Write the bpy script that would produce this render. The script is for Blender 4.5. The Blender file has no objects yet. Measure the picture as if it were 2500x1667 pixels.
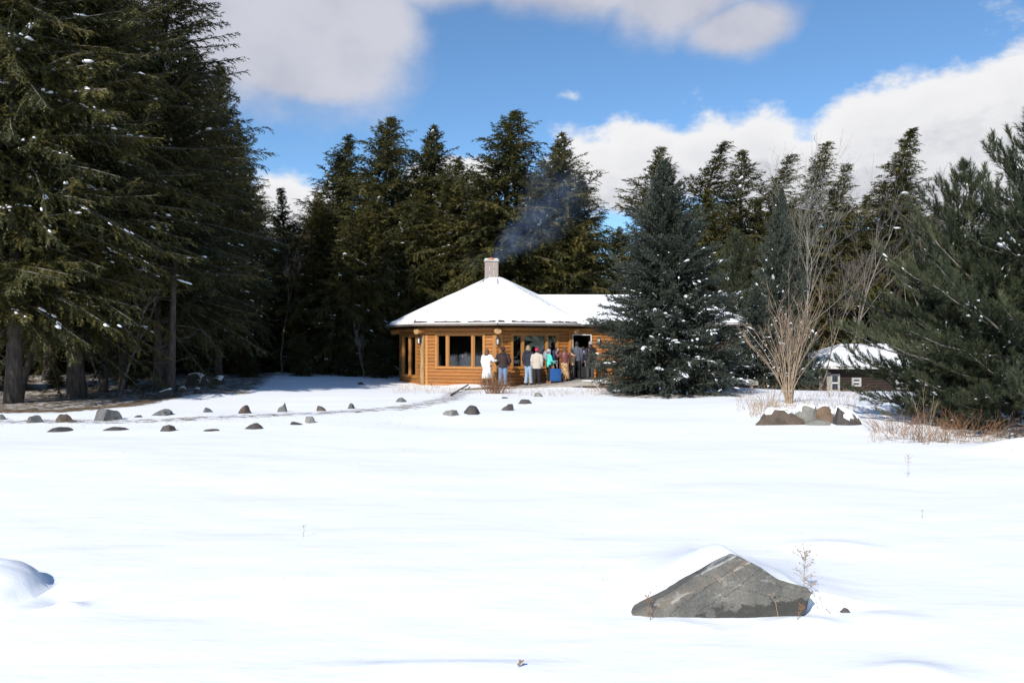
import bpy, bmesh, math, random
import numpy as np
from mathutils import Vector, Matrix, Euler
from math import radians, sin, cos, pi

scene = bpy.context.scene
COL = scene.collection

# ------------------------------------------------------------------ camera, sky, sun, exposure
CAMZ = 1.75
F = 1875.0                      # focal length in photo pixels (2500 wide)
cam_d = bpy.data.cameras.new("Camera")
cam_d.lens = 27.0; cam_d.sensor_width = 36.0; cam_d.clip_end = 2000; cam_d.clip_start = 0.1
cam = bpy.data.objects.new("Camera", cam_d); COL.objects.link(cam)
cam.location = (0, 0, CAMZ); cam.rotation_euler = (radians(90), 0, 0)
scene.camera = cam

SUN_EL = 36.0
SUN_AZ = 27.0                   # degrees to the left of straight behind the camera
sun_dir = Vector((-sin(radians(SUN_AZ)) * cos(radians(SUN_EL)), -cos(radians(SUN_AZ)) * cos(radians(SUN_EL)), sin(radians(SUN_EL))))
sd = bpy.data.lights.new("sun", 'SUN'); sd.energy = 4.2; sd.angle = radians(0.53); sd.color = (1.0, 0.955, 0.89)
so = bpy.data.objects.new("sun", sd); COL.objects.link(so)
so.rotation_euler = sun_dir.to_track_quat('Z', 'Y').to_euler(); so.location = (-20, -30, 40)

scene.view_settings.view_transform = 'Standard'; scene.view_settings.look = 'None'
scene.view_settings.gamma = 1.0; scene.view_settings.use_curve_mapping = False
scene.view_settings.exposure = 0.34
cy = scene.cycles; cy.max_bounces = 6; cy.diffuse_bounces = 3; cy.glossy_bounces = 3; cy.transmission_bounces = 3; cy.transparent_max_bounces = 12; cy.volume_bounces = 0; cy.volume_max_steps = 64

world = bpy.data.worlds.new("World"); scene.world = world; world.use_nodes = True
wn = world.node_tree; wn.nodes.clear(); WL = wn.links
def wnode(t, **k):
    n = wn.nodes.new(t)
    for a, b in k.items(): setattr(n, a, b)
    return n
def wmath(op, a, b=None, c=None, clamp=False):
    n = wnode('ShaderNodeMath', operation=op); n.use_clamp = clamp
    for i, v in enumerate((a, b, c)):
        if v is None: continue
        if isinstance(v, (int, float)): n.inputs[i].default_value = v
        else: WL.new(v, n.inputs[i])
    return n.outputs[0]
sky = wnode('ShaderNodeTexSky'); sky.sky_type = 'NISHITA'; sky.sun_disc = False
sky.sun_elevation = radians(SUN_EL); sky.sun_rotation = math.atan2(sun_dir.x, sun_dir.y)
sky.altitude = 900; sky.air_density = 1.0; sky.dust_density = 0.25; sky.ozone_density = 2.2
tc = wnode('ShaderNodeTexCoord')
# clouds: soft ellipses in direction space, broken up by fractal noise; scattered noise clouds elsewhere
def cdir(px, py):
    v = Vector(((px - 1250) / F, 1.0, (833 - py) / F)).normalized(); return v.x, v.z
VEIL = [(580, 10, 320, 220), (840, 50, 150, 170), (1130, -60, 200, 70), (1380, -60, 260, 100), (1660, -30, 160, 110), (1810, 70, 120, 60), (740, 180, 200, 70)]
CUM = [(1455, 430, 120, 125), (1560, 400, 130, 120), (1740, 395, 140, 105), (1860, 365, 120, 105), (1990, 430, 200, 125), (2140, 380, 190, 155), (2330, 360, 190, 180), (2520, 350, 240, 215), (2800, 380, 400, 260),
       (720, 520, 120, 95), (1130, 440, 150, 60), (1215, 255, 130, 40), (1665, 245, 90, 40), (1390, 235, 80, 28), (1120, 310, 80, 40), (830, 400, 80, 40)]
def cloud_field(vec, lst):
    sep = wnode('ShaderNodeSeparateXYZ'); WL.new(vec, sep.inputs[0])
    X, Z = sep.outputs[0], sep.outputs[2]
    cur = None
    for px, py, rx, ry in lst:
        cx, cz = cdir(px, py)
        dx = wmath('MULTIPLY', wmath('SUBTRACT', X, cx), 1.12 * F / rx)
        dz = wmath('MULTIPLY', wmath('SUBTRACT', Z, cz), 1.22 * F / ry)
        r2 = wmath('ADD', wmath('MULTIPLY', dx, dx), wmath('MULTIPLY', dz, dz))
        e = wmath('MULTIPLY', wmath('EXPONENT', wmath('MULTIPLY', r2, -0.7)), 0.33 if ry < 45 else 1.0)
        cur = e if cur is None else wmath('MAXIMUM', cur, e)
    return cur
def cloud_noise(vec, scale, detail, rough=0.55, zs=1.7):
    m = wnode('ShaderNodeMapping'); m.inputs['Scale'].default_value = (1, 1, zs); WL.new(vec, m.inputs[0])
    n = wnode('ShaderNodeTexNoise'); n.inputs['Scale'].default_value = scale; n.inputs['Detail'].default_value = detail
    n.inputs['Roughness'].default_value = rough; WL.new(m.outputs[0], n.inputs['Vector'])
    return n.outputs[0]
def mrange(src, a, b, c=0.0, d=1.0, kind='SMOOTHSTEP'):
    n = wnode('ShaderNodeMapRange'); n.interpolation_type = kind; WL.new(src, n.inputs[0])
    for i, v in enumerate((a, b, c, d)): n.inputs[i + 1].default_value = v
    return n.outputs[0]
def wmix(fac, a, b, mode='MIX'):
    n = wnode('ShaderNodeMix', data_type='RGBA', blend_type=mode)
    for i, v in ((0, fac), (6, a), (7, b)):
        if isinstance(v, (int, float)): n.inputs[i].default_value = v
        elif isinstance(v, tuple): n.inputs[i].default_value = (*v, 1)
        else: WL.new(v, n.inputs[i])
    return n.outputs[2]
vec0 = tc.outputs['Generated']
off = wnode('ShaderNodeVectorMath', operation='ADD'); WL.new(vec0, off.inputs[0]); off.inputs[1].default_value = (-0.012, 0, 0.03)
def density(vec):
    return wmath('ADD', cloud_field(vec, CUM), wmath('MULTIPLY', wmath('SUBTRACT', cloud_noise(vec, 9.5, 10.0, 0.62), 0.5), 1.2))
skyc = wmix(1.0, sky.outputs[0], (0.86, 1.10, 1.24), 'MULTIPLY')
# high grey veil
nv = cloud_noise(vec0, 6.0, 9.0, 0.56, 1.3)
dv = wmath('ADD', cloud_field(vec0, VEIL), wmath('MULTIPLY', wmath('SUBTRACT', nv, 0.5), 1.15))
vm = wmath('MULTIPLY', mrange(dv, 0.22, 0.78), 0.92)
vcol = wmix(mrange(nv, 0.35, 0.65), (4.1, 4.15, 4.75), (5.2, 5.2, 5.7))
skyc = wmix(vm, skyc, vcol)
# bright cumulus bank
d0 = density(vec0); d1 = density(off.outputs[0])
cm = mrange(d0, 0.33, 0.60)
lit = wmath('ADD', mrange(wmath('SUBTRACT', d1, d0), -0.20, 0.14, 0.65, 0.0), mrange(d0, 0.5, 1.15, 0.40, 0.0), clamp=True)
skyc = wmix(cm, skyc, wmix(lit, (4.75, 4.85, 5.3), (7.1, 7.1, 7.2)))
world.cycles.sampling_method = 'MANUAL'; world.cycles.sample_map_resolution = 512
bg = wnode('ShaderNodeBackground'); bg.inputs[1].default_value = 0.10; WL.new(skyc, bg.inputs[0])
wo = wnode('ShaderNodeOutputWorld'); WL.new(bg.outputs[0], wo.inputs[0])

# ------------------------------------------------------------------ helpers
def smooth(a, b, x):
    t = np.clip((np.asarray(x, float) - a) / (b - a), 0, 1); return t * t * (3 - 2 * t)
def vnoise(x, y, seed=0):
    x = np.asarray(x, float); y = np.asarray(y, float)
    xi = np.floor(x).astype(np.int64); yi = np.floor(y).astype(np.int64); fx = x - xi; fy = y - yi
    def h(a, b):
        n = (a * 374761393 + b * 668265263 + seed * 974711) & 0x7fffffff
        n = ((n ^ (n >> 13)) * 1274126177) & 0x7fffffff
        return ((n ^ (n >> 16)) & 0xffff) / 65535.0
    u = fx * fx * (3 - 2 * fx); v = fy * fy * (3 - 2 * fy)
    return (h(xi, yi) * (1 - u) + h(xi + 1, yi) * u) * (1 - v) + (h(xi, yi + 1) * (1 - u) + h(xi + 1, yi + 1) * u) * v
def fbm(x, y, seed=0, o=4):
    s = 0; a = 1; t = 0
    for i in range(o):
        s = s + a * vnoise(np.asarray(x) * 2 ** i, np.asarray(y) * 2 ** i, seed + i); t += a; a *= 0.5
    return s / t - 0.5
ROCK_Y = 4.86
# outline of the near rock: photo pixels -> metres at its own distance
def rk(px, py, back=0.0):
    d = ROCK_Y + back * (1510 - py) / 150 * 0.11; return ((px - 1250) / F * d, CAMZ - (py - 833) / F * d)
RK_TOP = [rk(*p, 1.0) for p in [(1546, 1504), (1600, 1472), (1640, 1450), (1700, 1413), (1760, 1377), (1797, 1358), (1830, 1373), (1856, 1384), (1900, 1413), (1926, 1422), (1966, 1430), (1976, 1440)]]
RK_BOT = [rk(*p) for p in [(1546, 1507), (1620, 1510), (1700, 1510), (1780, 1504), (1840, 1497), (1900, 1494), (1932, 1490), (1955, 1472), (1976, 1444)]]
def rk_top(x): return np.interp(x, [p[0] for p in RK_TOP], [p[1] for p in RK_TOP])
def rk_bot(x): return np.interp(x, [p[0] for p in RK_BOT], [p[1] for p in RK_BOT])
def ground_h(x, y):
    x = np.asarray(x, float); y = np.asarray(y, float)
    h = 0.15 * fbm(x / 6.0, y / 4.0, 3, 3) + 0.05 * fbm(x / 2.4 + 5, y / 1.5, 11, 3) * smooth(2, 5, y) + 0.02 * fbm(x / 0.6, y / 0.35, 15, 3) * (1 - smooth(10, 20, y))
    h = h * (1 - 0.7 * smooth(22, 30, y))
    h = h - 0.12 * smooth(25, 31, y) * (1 - smooth(5, 9, x)) * smooth(-9, -5, x)
    h = h - 2.5 * smooth(26, 47, y) * smooth(7.0, 13.0, x)
    # bank behind the boulders by the pines
    h = h + 0.22 * np.exp(-((x - 7.6) / 2.6) ** 2 - ((y - 19.5) / 2.2) ** 2)
    h = h + 0.16 * np.exp(-((x + 1.8) / 1.2) ** 2 - ((y - 31.0) / 0.8) ** 2) + 0.10 * np.exp(-((x - 2.0) / 1.5) ** 2 - ((y - 29.6) / 0.6) ** 2)
    # drift behind the near rock
    yr = ROCK_Y + 0.16
    near = (np.abs(x - 1.4) < 3) & (np.abs(y - 5.5) < 3)
    rt = np.interp(x, [0.1, 0.5] + [p[0] for p in RK_TOP] + [2.3, 2.8], [0, 0.01] + [p[1] - 0.012 for p in RK_TOP] + [0.06, 0])
    rt = np.maximum(rt, 0)
    yr = ROCK_Y + 0.06 + 0.26 * rt
    back = smooth(0.0, 0.09, y - yr) * np.exp(-(np.maximum(y - yr - 0.2, 0) / 0.75) ** 2)
    rt = np.maximum(rt - 0.02 * smooth(1.46, 1.60, x), 0)
    over = 0.01 * np.exp(-((x - 1.30) / 0.35) ** 2) * np.exp(-((y - yr - 0.45) / 0.22) ** 2)
    h = np.where(near, h * (1 - 0.75 * np.exp(-((x - 1.35) / 0.8) ** 2 - ((y - 5.0) / 0.7) ** 2)), h)
    h = np.where(near, np.maximum(h, h * 0.3 + rt * back) + over, h)
    # rounded mound at the left edge and small humps
    r = np.sqrt(((x + 3.80) / 0.54) ** 2 + ((y - 5.30) / 0.46) ** 2) * (1 + 0.25 * fbm(x * 3, y * 3, 31, 3))
    h = h + (0.20 + 0.05 * fbm(x * 4, y * 4, 33, 3)) * np.clip(1 - r ** 3.0, 0, 1) ** 0.75 - 0.05 * np.exp(-((x + 3.05) / 0.16) ** 2 - ((y - 5.25) / 0.16) ** 2) + 0.05 * np.exp(-((x + 2.9) / 0.09) ** 2 - ((y - 5.0) / 0.07) ** 2)
    h = h + 0.035 * np.exp(-((x + 0.35) / 0.5) ** 2) * np.where(y > 4.12, np.exp(-((y - 4.12) / 0.05) ** 2), np.exp(-((y - 4.12) / 0.35) ** 2))
    h = h + 0.06 * np.exp(-((x - 2.1) / 0.22) ** 2 - ((y - 3.95) / 0.16) ** 2) + 0.05 * np.exp(-((x - 2.75) / 0.3) ** 2 - ((y - 6.5) / 0.18) ** 2) + 0.04 * np.exp(-((x - 2.35) / 0.2) ** 2 - ((y - 4.75) / 0.14) ** 2)
    h = h + 0.03 * fbm(x * 5, y * 1.5, 41, 3) * np.exp(-((x - 1.35) / 0.7) ** 2 - ((y - 4.75) / 0.12) ** 2)
    h = h + 0.06 * np.exp(-((x - 1.78) / 0.22) ** 2 - ((y - 4.70) / 0.12) ** 2) + 0.02 * np.exp(-((x - 1.05) / 0.16) ** 2 - ((y - 4.72) / 0.10) ** 2)
    h = h + 0.25 * np.exp(-((x - 8.4) / 0.9) ** 2 - ((y - 12.2) / 0.6) ** 2)
    # low rough ground under the left trees
    h = h + 0.25 * smooth(-7, -10, x) * smooth(22, 28, y) * (fbm(x / 1.6, y / 1.6, 21, 3) + 0.15)
    return h
def gz(x, y): return float(ground_h(x, y))
def on_ground(px, py):
    """ground point seen at a photo pixel"""
    dx = (px - 1250) / F; dz = (833 - py) / F; d = -CAMZ / dz
    for _ in range(7):
        z = gz(dx * d, d); d = (z - CAMZ) / dz
    return Vector((dx * d, d, gz(dx * d, d)))
def at(px, py, d): return Vector(((px - 1250) / F * d, d, CAMZ + (833 - py) / F * d))

class MB:
    def __init__(s): s.v = []; s.f = []
    def add(s, vs, fs):
        o = len(s.v); s.v += [tuple(v) for v in vs]; s.f += [tuple(i + o for i in f) for f in fs]; return s
    def box(s, c, size, M=None):
        x, y, z = size[0] / 2, size[1] / 2, size[2] / 2
        vs = [Vector(p) for p in [(-x, -y, -z), (x, -y, -z), (x, y, -z), (-x, y, -z), (-x, -y, z), (x, -y, z), (x, y, z), (-x, y, z)]]
        if M is not None: vs = [M @ v for v in vs]
        return s.add([v + Vector(c) for v in vs], [(0, 3, 2, 1), (4, 5, 6, 7), (0, 1, 5, 4), (1, 2, 6, 5), (2, 3, 7, 6), (3, 0, 4, 7)])
    def tube(s, pts, rad, n=8, flat=1.0, cap=True, rnd=0, ref=None):
        pts = [Vector(p) for p in pts]; m = len(pts); rings = []
        if isinstance(rad, (int, float)): rad = [rad] * m
        vs = []
        for i, p in enumerate(pts):
            t = (pts[min(i + 1, m - 1)] - pts[max(i - 1, 0)]); t = t.normalized() if t.length > 1e-9 else Vector((0, 0, 1))
            a = ref if ref is not None else (Vector((1, 0, 0)) if abs(t.x) < 0.9 else Vector((0, 1, 0)))
            u = (a - t * a.dot(t)).normalized(); w = t.cross(u)
            r = rad[i]; ru, rw = (r if isinstance(r, tuple) else (r, r * flat))
            for k in range(n):
                an = 2 * pi * k / n
                vs.append(p + u * ru * cos(an) + w * rw * sin(an))
        fs = []
        for i in range(m - 1):
            for k in range(n):
                fs.append((i * n + k, i * n + (k + 1) % n, (i + 1) * n + (k + 1) % n, (i + 1) * n + k))
        if cap: fs.append(tuple(range(n - 1, -1, -1))); fs.append(tuple((m - 1) * n + k for k in range(n)))
        return s.add(vs, fs)
    def ell(s, c, r, n=12, m=8, M=None):
        c = Vector(c); vs = []; fs = []
        for j in range(1, m):
            th = pi * j / m
            for k in range(n):
                an = 2 * pi * k / n; v = Vector((r[0] * sin(th) * cos(an), r[1] * sin(th) * sin(an), r[2] * cos(th)))
                vs.append((M @ v if M is not None else v) + c)
        top = len(vs); v = Vector((0, 0, r[2])); vs.append((M @ v if M is not None else v) + c)
        v = Vector((0, 0, -r[2])); vs.append((M @ v if M is not None else v) + c)
        for j in range(m - 2):
            for k in range(n): fs.append((j * n + k, (j + 1) * n + k, (j + 1) * n + (k + 1) % n, j * n + (k + 1) % n))
        for k in range(n):
            fs.append((top, k, (k + 1) % n)); fs.append((top + 1, (m - 2) * n + (k + 1) % n, (m - 2) * n + k))
        return s.add(vs, fs)
    def mesh(s, name, mat=None, smooth_=False):
        me = bpy.data.meshes.new(name); me.from_pydata(s.v, [], s.f); me.update()
        if mat is not None: me.materials.append(mat)
        if smooth_: me.shade_smooth()
        return me
    def build(s, name, mat=None, parent=None, smooth_=False, pinv=None):
        return link(name, s.mesh(name, mat, smooth_), parent, pinv)
def link(name, me, parent=None, pinv=None):
    o = bpy.data.objects.new(name, me); COL.objects.link(o)
    if parent is not None:
        o.parent = parent
        if pinv is not None and parent.parent is None: o.matrix_parent_inverse = pinv
    return o
def np_mesh(name, V, Fc, mat, tint=None, smooth_=False):
    """fast mesh from arrays of triangles or quads"""
    me = bpy.data.meshes.new(name); k = Fc.shape[1]
    me.vertices.add(len(V)); me.vertices.foreach_set('co', np.ascontiguousarray(V, np.float32).ravel())
    me.loops.add(Fc.size); me.loops.foreach_set('vertex_index', np.ascontiguousarray(Fc, np.int32).ravel())
    me.polygons.add(len(Fc)); me.polygons.foreach_set('loop_start', np.arange(0, Fc.size, k, dtype=np.int32))
    try: me.polygons.foreach_set('loop_total', np.full(len(Fc), k, np.int32))
    except Exception: pass
    if tint is not None:
        a = me.attributes.new('tint', 'FLOAT', 'POINT'); a.data.foreach_set('value', np.ascontiguousarray(tint, np.float32))
    me.update(calc_edges=True)
    if smooth_: me.shade_smooth()
    if mat is not None: me.materials.append(mat)
    return me
def tag(o, label, cat, group=None):
    o['label'] = label; o['category'] = cat
    if group: o['group'] = group
    return o
def empty(name, loc, rz=0, sc=1.0):
    o = bpy.data.objects.new(name, None); COL.objects.link(o); o.location = loc; o.rotation_euler = (0, 0, rz)
    o.scale = (sc, sc, sc) if isinstance(sc, (int, float)) else sc; o.empty_display_size = 0.2
    return o

# ------------------------------------------------------------------ materials
def newmat(name):
    m = bpy.data.materials.new(name); m.use_nodes = True; nt = m.node_tree
    return m, nt, nt.nodes['Principled BSDF']
def N(nt, t, **k):
    n = nt.nodes.new(t)
    for a, b in k.items(): setattr(n, a, b)
    return n
def noise_node(nt, scale, detail=4, rough=0.55, vec=None, stretch=None, coord='Object'):
    tcn = N(nt, 'ShaderNodeTexCoord'); src = tcn.outputs[coord]
    if stretch:
        mp = N(nt, 'ShaderNodeMapping'); mp.inputs['Scale'].default_value = stretch; nt.links.new(src, mp.inputs[0]); src = mp.outputs[0]
    n = N(nt, 'ShaderNodeTexNoise'); n.inputs['Scale'].default_value = scale; n.inputs['Detail'].default_value = detail; n.inputs['Roughness'].default_value = rough
    nt.links.new(src, n.inputs['Vector']); return n
def ramp(nt, fac, stops):
    r = N(nt, 'ShaderNodeValToRGB'); nt.links.new(fac, r.inputs[0]); e = r.color_ramp.elements
    while len(e) < len(stops): e.new(0.5)
    for i, (p, c) in enumerate(stops): e[i].position = p; e[i].color = (*c, 1)
    return r
def mixrgb(nt, fac, a, b, mode='MIX'):
    m = N(nt, 'ShaderNodeMix', data_type='RGBA', blend_type=mode)
    for i, v in ((0, fac), (6, a), (7, b)):
        if isinstance(v, (int, float)): m.inputs[i].default_value = v
        elif isinstance(v, tuple): m.inputs[i].default_value = (*v, 1)
        else: nt.links.new(v, m.inputs[i])
    return m.outputs[2]
def bump(nt, b, h, strength=0.3, dist=0.02):
    n = N(nt, 'ShaderNodeBump'); n.inputs['Strength'].default_value = strength; n.inputs['Distance'].default_value = dist
    nt.links.new(h, n.inputs['Height']); nt.links.new(n.outputs[0], b.inputs['Normal']); return n
def simple(name, c1, c2=None, scale=8, rough=0.7, bstr=0.25, bdist=0.01, stretch=None, detail=5, metal=0, spec=0.4, lo=0.35, hi=0.65, bscale=None):
    m, nt, b = newmat(name); b.inputs['Roughness'].default_value = rough; b.inputs['Metallic'].default_value = metal
    b.inputs['Specular IOR Level'].default_value = spec
    n = noise_node(nt, scale, detail, stretch=stretch)
    r = ramp(nt, n.outputs[0], [(lo, c1), (hi, c2 if c2 else tuple(v * 0.8 for v in c1))])
    nt.links.new(r.outputs[0], b.inputs['Base Color'])
    if bstr:
        n2 = noise_node(nt, bscale or scale * 2, 5, stretch=stretch); bump(nt, b, n2.outputs[0], bstr, bdist)
    return m
def foliage(name, dark, mid, light, rough=0.55, trans=0.25):
    m, nt, b = newmat(name)
    a = N(nt, 'ShaderNodeAttribute'); a.attribute_name = 'tint'
    oi = N(nt, 'ShaderNodeObjectInfo')
    ad = N(nt, 'ShaderNodeMath', operation='MULTIPLY_ADD'); nt.links.new(oi.outputs['Random'], ad.inputs[0]); ad.inputs[1].default_value = 0.3; nt.links.new(a.outputs['Fac'], ad.inputs[2])
    sb = N(nt, 'ShaderNodeMath', operation='SUBTRACT'); nt.links.new(ad.outputs[0], sb.inputs[0]); sb.inputs[1].default_value = 0.15
    r = ramp(nt, sb.outputs[0], [(0.0, dark), (0.5, mid), (1.0, light)])
    nt.links.new(r.outputs[0], b.inputs['Base Color']); b.inputs['Roughness'].default_value = rough; b.inputs['Specular IOR Level'].default_value = 0.3
    tr = N(nt, 'ShaderNodeBsdfTranslucent'); nt.links.new(r.outputs[0], tr.inputs[0])
    mx = N(nt, 'ShaderNodeMixShader'); mx.inputs[0].default_value = trans
    nt.links.new(b.outputs[0], mx.inputs[1]); nt.links.new(tr.outputs[0], mx.inputs[2])
    nt.links.new(mx.outputs[0], nt.nodes['Material Output'].inputs[0]); return m
M = {}
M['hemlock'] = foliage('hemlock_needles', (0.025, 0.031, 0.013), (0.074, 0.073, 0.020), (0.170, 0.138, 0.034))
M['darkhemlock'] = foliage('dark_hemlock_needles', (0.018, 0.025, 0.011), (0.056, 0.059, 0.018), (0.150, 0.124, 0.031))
M['spruce'] = foliage('spruce_needles', (0.026, 0.036, 0.027), (0.060, 0.074, 0.055), (0.11, 0.125, 0.095))
M['pine'] = foliage('pine_needles', (0.022, 0.034, 0.018), (0.055, 0.070, 0.036), (0.12, 0.13, 0.065))
M['deadleaf'] = foliage('dead_twigs', (0.05, 0.032, 0.022), (0.09, 0.055, 0.035), (0.16, 0.10, 0.06))
M['bark'] = simple('bark', (0.045, 0.036, 0.030), (0.12, 0.10, 0.085), 14, 0.9, 0.8, 0.03, stretch=(1, 1, 0.25))
M['branchwood'] = simple('branch_wood', (0.10, 0.085, 0.072), (0.22, 0.19, 0.165), 9, 0.85, 0.3)
M['greytwig'] = simple('grey_twig', (0.12, 0.10, 0.085), (0.23, 0.20, 0.17), 5, 0.85, 0.2)
M['tantwig'] = simple('tan_twig', (0.25, 0.175, 0.115), (0.44, 0.33, 0.225), 5, 0.8, 0.2)
M['redgrass'] = simple('dry_red_grass', (0.16, 0.075, 0.04), (0.34, 0.19, 0.10), 3, 0.85, 0)
M['tangrass'] = simple('dry_tan_grass', (0.20, 0.14, 0.08), (0.40, 0.29, 0.17), 3, 0.85, 0)
def snow_mat():
    m, nt, b = newmat('snow'); b.inputs['Base Color'].default_value = (0.88, 0.89, 0.91, 1); b.inputs['Roughness'].default_value = 0.55
    b.inputs['Specular IOR Level'].default_value = 0.25
    n = noise_node(nt, 30, 6, 0.65); bump(nt, b, n.outputs[0], 0.25, 0.01); return m
M['snow'] = snow_mat()

# ------------------------------------------------------------------ ground
def seg_dist(x, y, pts):
    d = np.full(np.shape(x), 1e9)
    for (ax, ay), (bx, by) in zip(pts[:-1], pts[1:]):
        vx, vy = bx - ax, by - ay; L = vx * vx + vy * vy
        t = np.clip(((x - ax) * vx + (y - ay) * vy) / L, 0, 1)
        d = np.minimum(d, np.hypot(x - ax - t * vx, y - ay - t * vy))
    return d
def gxy(px, py): p = on_ground(px, py); return (p.x, p.y)
def geom(a, b, s0, g):
    out = [a]; s = s0
    while out[-1] < b: out.append(out[-1] + s); s *= g
    return out
xs = np.array(sorted(set([round(v, 4) for v in
     list(np.arange(-9, 11, 0.16)) + list(np.arange(0.4, 2.3, 0.045)) + list(np.arange(-4.6, -2.6, 0.05)) + [-v for v in geom(9.2, 260, 0.3, 1.12)] + geom(11.2, 260, 0.3, 1.12)])))
ys = np.array(sorted(set([round(v, 4) for v in
     list(np.arange(1, 4, 0.1)) + list(np.arange(4, 7, 0.04)) + list(np.arange(7, 16, 0.12)) + list(np.arange(16, 40, 0.22)) + [1 - v for v in geom(0.3, 120, 0.5, 1.2)] + geom(40.3, 320, 0.5, 1.12)])))
GX, GY = np.meshgrid(xs, ys); GZ = ground_h(GX, GY)
nx, ny = len(xs), len(ys)
V = np.stack([GX, GY, GZ], -1).reshape(-1, 3)
ii = (np.arange(ny - 1)[:, None] * nx + np.arange(nx - 1)[None, :]).ravel()
FQ = np.stack([ii, ii + 1, ii + nx + 1, ii + nx], -1)
px_path = [gxy(-60, 1030), gxy(330, 1028), gxy(600, 1016), gxy(850, 1004), gxy(1000, 993), gxy(1090, 975), gxy(1135, 955)]
dpath = seg_dist(GX, GY, px_path)
dirt = 0.63 * smooth(1.6, 0.2, dpath)
edge = [gxy(-300, 1000), gxy(0, 1003), gxy(150, 1002), gxy(300, 990), gxy(420, 965)]
dl = seg_dist(GX, GY, edge)
inside = smooth(-0.6, 0.6, GY - np.interp(GX, [p[0] for p in edge], [p[1] for p in edge])) * smooth(-7.0, -8.6, GX + 0.25 * (GY - 24))
dirt = np.maximum(dirt, 0.76 * smooth(1.5, 0.1, dl) * smooth(-7.5, -9.5, GX))
dirt = np.maximum(dirt, 0.68 * inside)
# bare soil in front of the cabin, under the spruce, under the pines
dirt = np.maximum(dirt, 1.05 * smooth(0.75, 0.1, seg_dist(GX, GY, [(-1.7, 29.5), (-0.7, 30.2), (-0.1, 30.6)])))
dirt = np.maximum(dirt, 0.56 * smooth(0.7, 0.1, seg_dist(GX, GY, [(-5.3, 35.6), (-3.9, 32.6), (-1.5, 31.3), (0.5, 30.3), (2.4, 29.9), (3.6, 29.7)])))
dirt = np.maximum(dirt, 0.66 * smooth(2.7, 1.6, np.hypot((GX - 4.87), (GY - 25.2))))
dirt = np.maximum(dirt, 0.57 * smooth(1.3, 0.1, seg_dist(GX, GY, [(6.5, 22.5), (8.0, 21.5), (9.5, 23)])))
dirt = np.maximum(dirt, 0.60 * smooth(1.2, 0.2, seg_dist(GX, GY, [(6.9, 13.6), (8.2, 13.3), (10, 13.5)])))
dirt = np.maximum(dirt, 0.62 * smooth(38, 44, GY))
me = np_mesh('ground', V, FQ, None, smooth_=True)
a = me.attributes.new('dirt', 'FLOAT', 'POINT'); a.data.foreach_set('value', dirt.ravel().astype(np.float32))
gm, nt, b = newmat('snowfield'); L = nt.links
at_ = N(nt, 'ShaderNodeAttribute'); at_.attribute_name = 'dirt'
n1 = noise_node(nt, 6.0, 9, 0.74, stretch=(0.5, 1.4, 1.0)); n2 = noise_node(nt, 8, 4)
fa = N(nt, 'ShaderNodeMath', operation='ADD'); L.new(at_.outputs['Fac'], fa.inputs[0]); L.new(n1.outputs[0], fa.inputs[1])
mr = N(nt, 'ShaderNodeMapRange'); mr.interpolation_type = 'SMOOTHSTEP'; L.new(fa.outputs[0], mr.inputs[0]); mr.inputs[1].default_value = 1.10; mr.inputs[2].default_value = 1.17
soil = ramp(nt, n2.outputs[0], [(0.3, (0.075, 0.05, 0.03)), (0.55, (0.16, 0.11, 0.065)), (0.75, (0.24, 0.18, 0.10))])
L.new(mixrgb(nt, mr.outputs[0], (0.90, 0.91, 0.925), soil.outputs[0]), b.inputs['Base Color'])
b.inputs['Roughness'].default_value = 0.6; b.inputs['Specular IOR Level'].default_value = 0.2
b1 = noise_node(nt, 2.2, 6, 0.6, stretch=(0.6, 1.6, 1)); b2 = noise_node(nt, 60, 3, 0.6)
bs = N(nt, 'ShaderNodeMath', operation='MULTIPLY_ADD'); L.new(b2.outputs[0], bs.inputs[0]); bs.inputs[1].default_value = 0.06; L.new(b1.outputs[0], bs.inputs[2])
bs2 = N(nt, 'ShaderNodeMath', operation='MULTIPLY_ADD'); L.new(mr.outputs[0], bs2.inputs[0]); bs2.inputs[1].default_value = -0.15; L.new(bs.outputs[0], bs2.inputs[2])
bump(nt, b, bs2.outputs[0], 0.32, 0.05)
me.materials.append(gm)
ground = link('snow_ground', me); ground['kind'] = 'structure'

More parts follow.
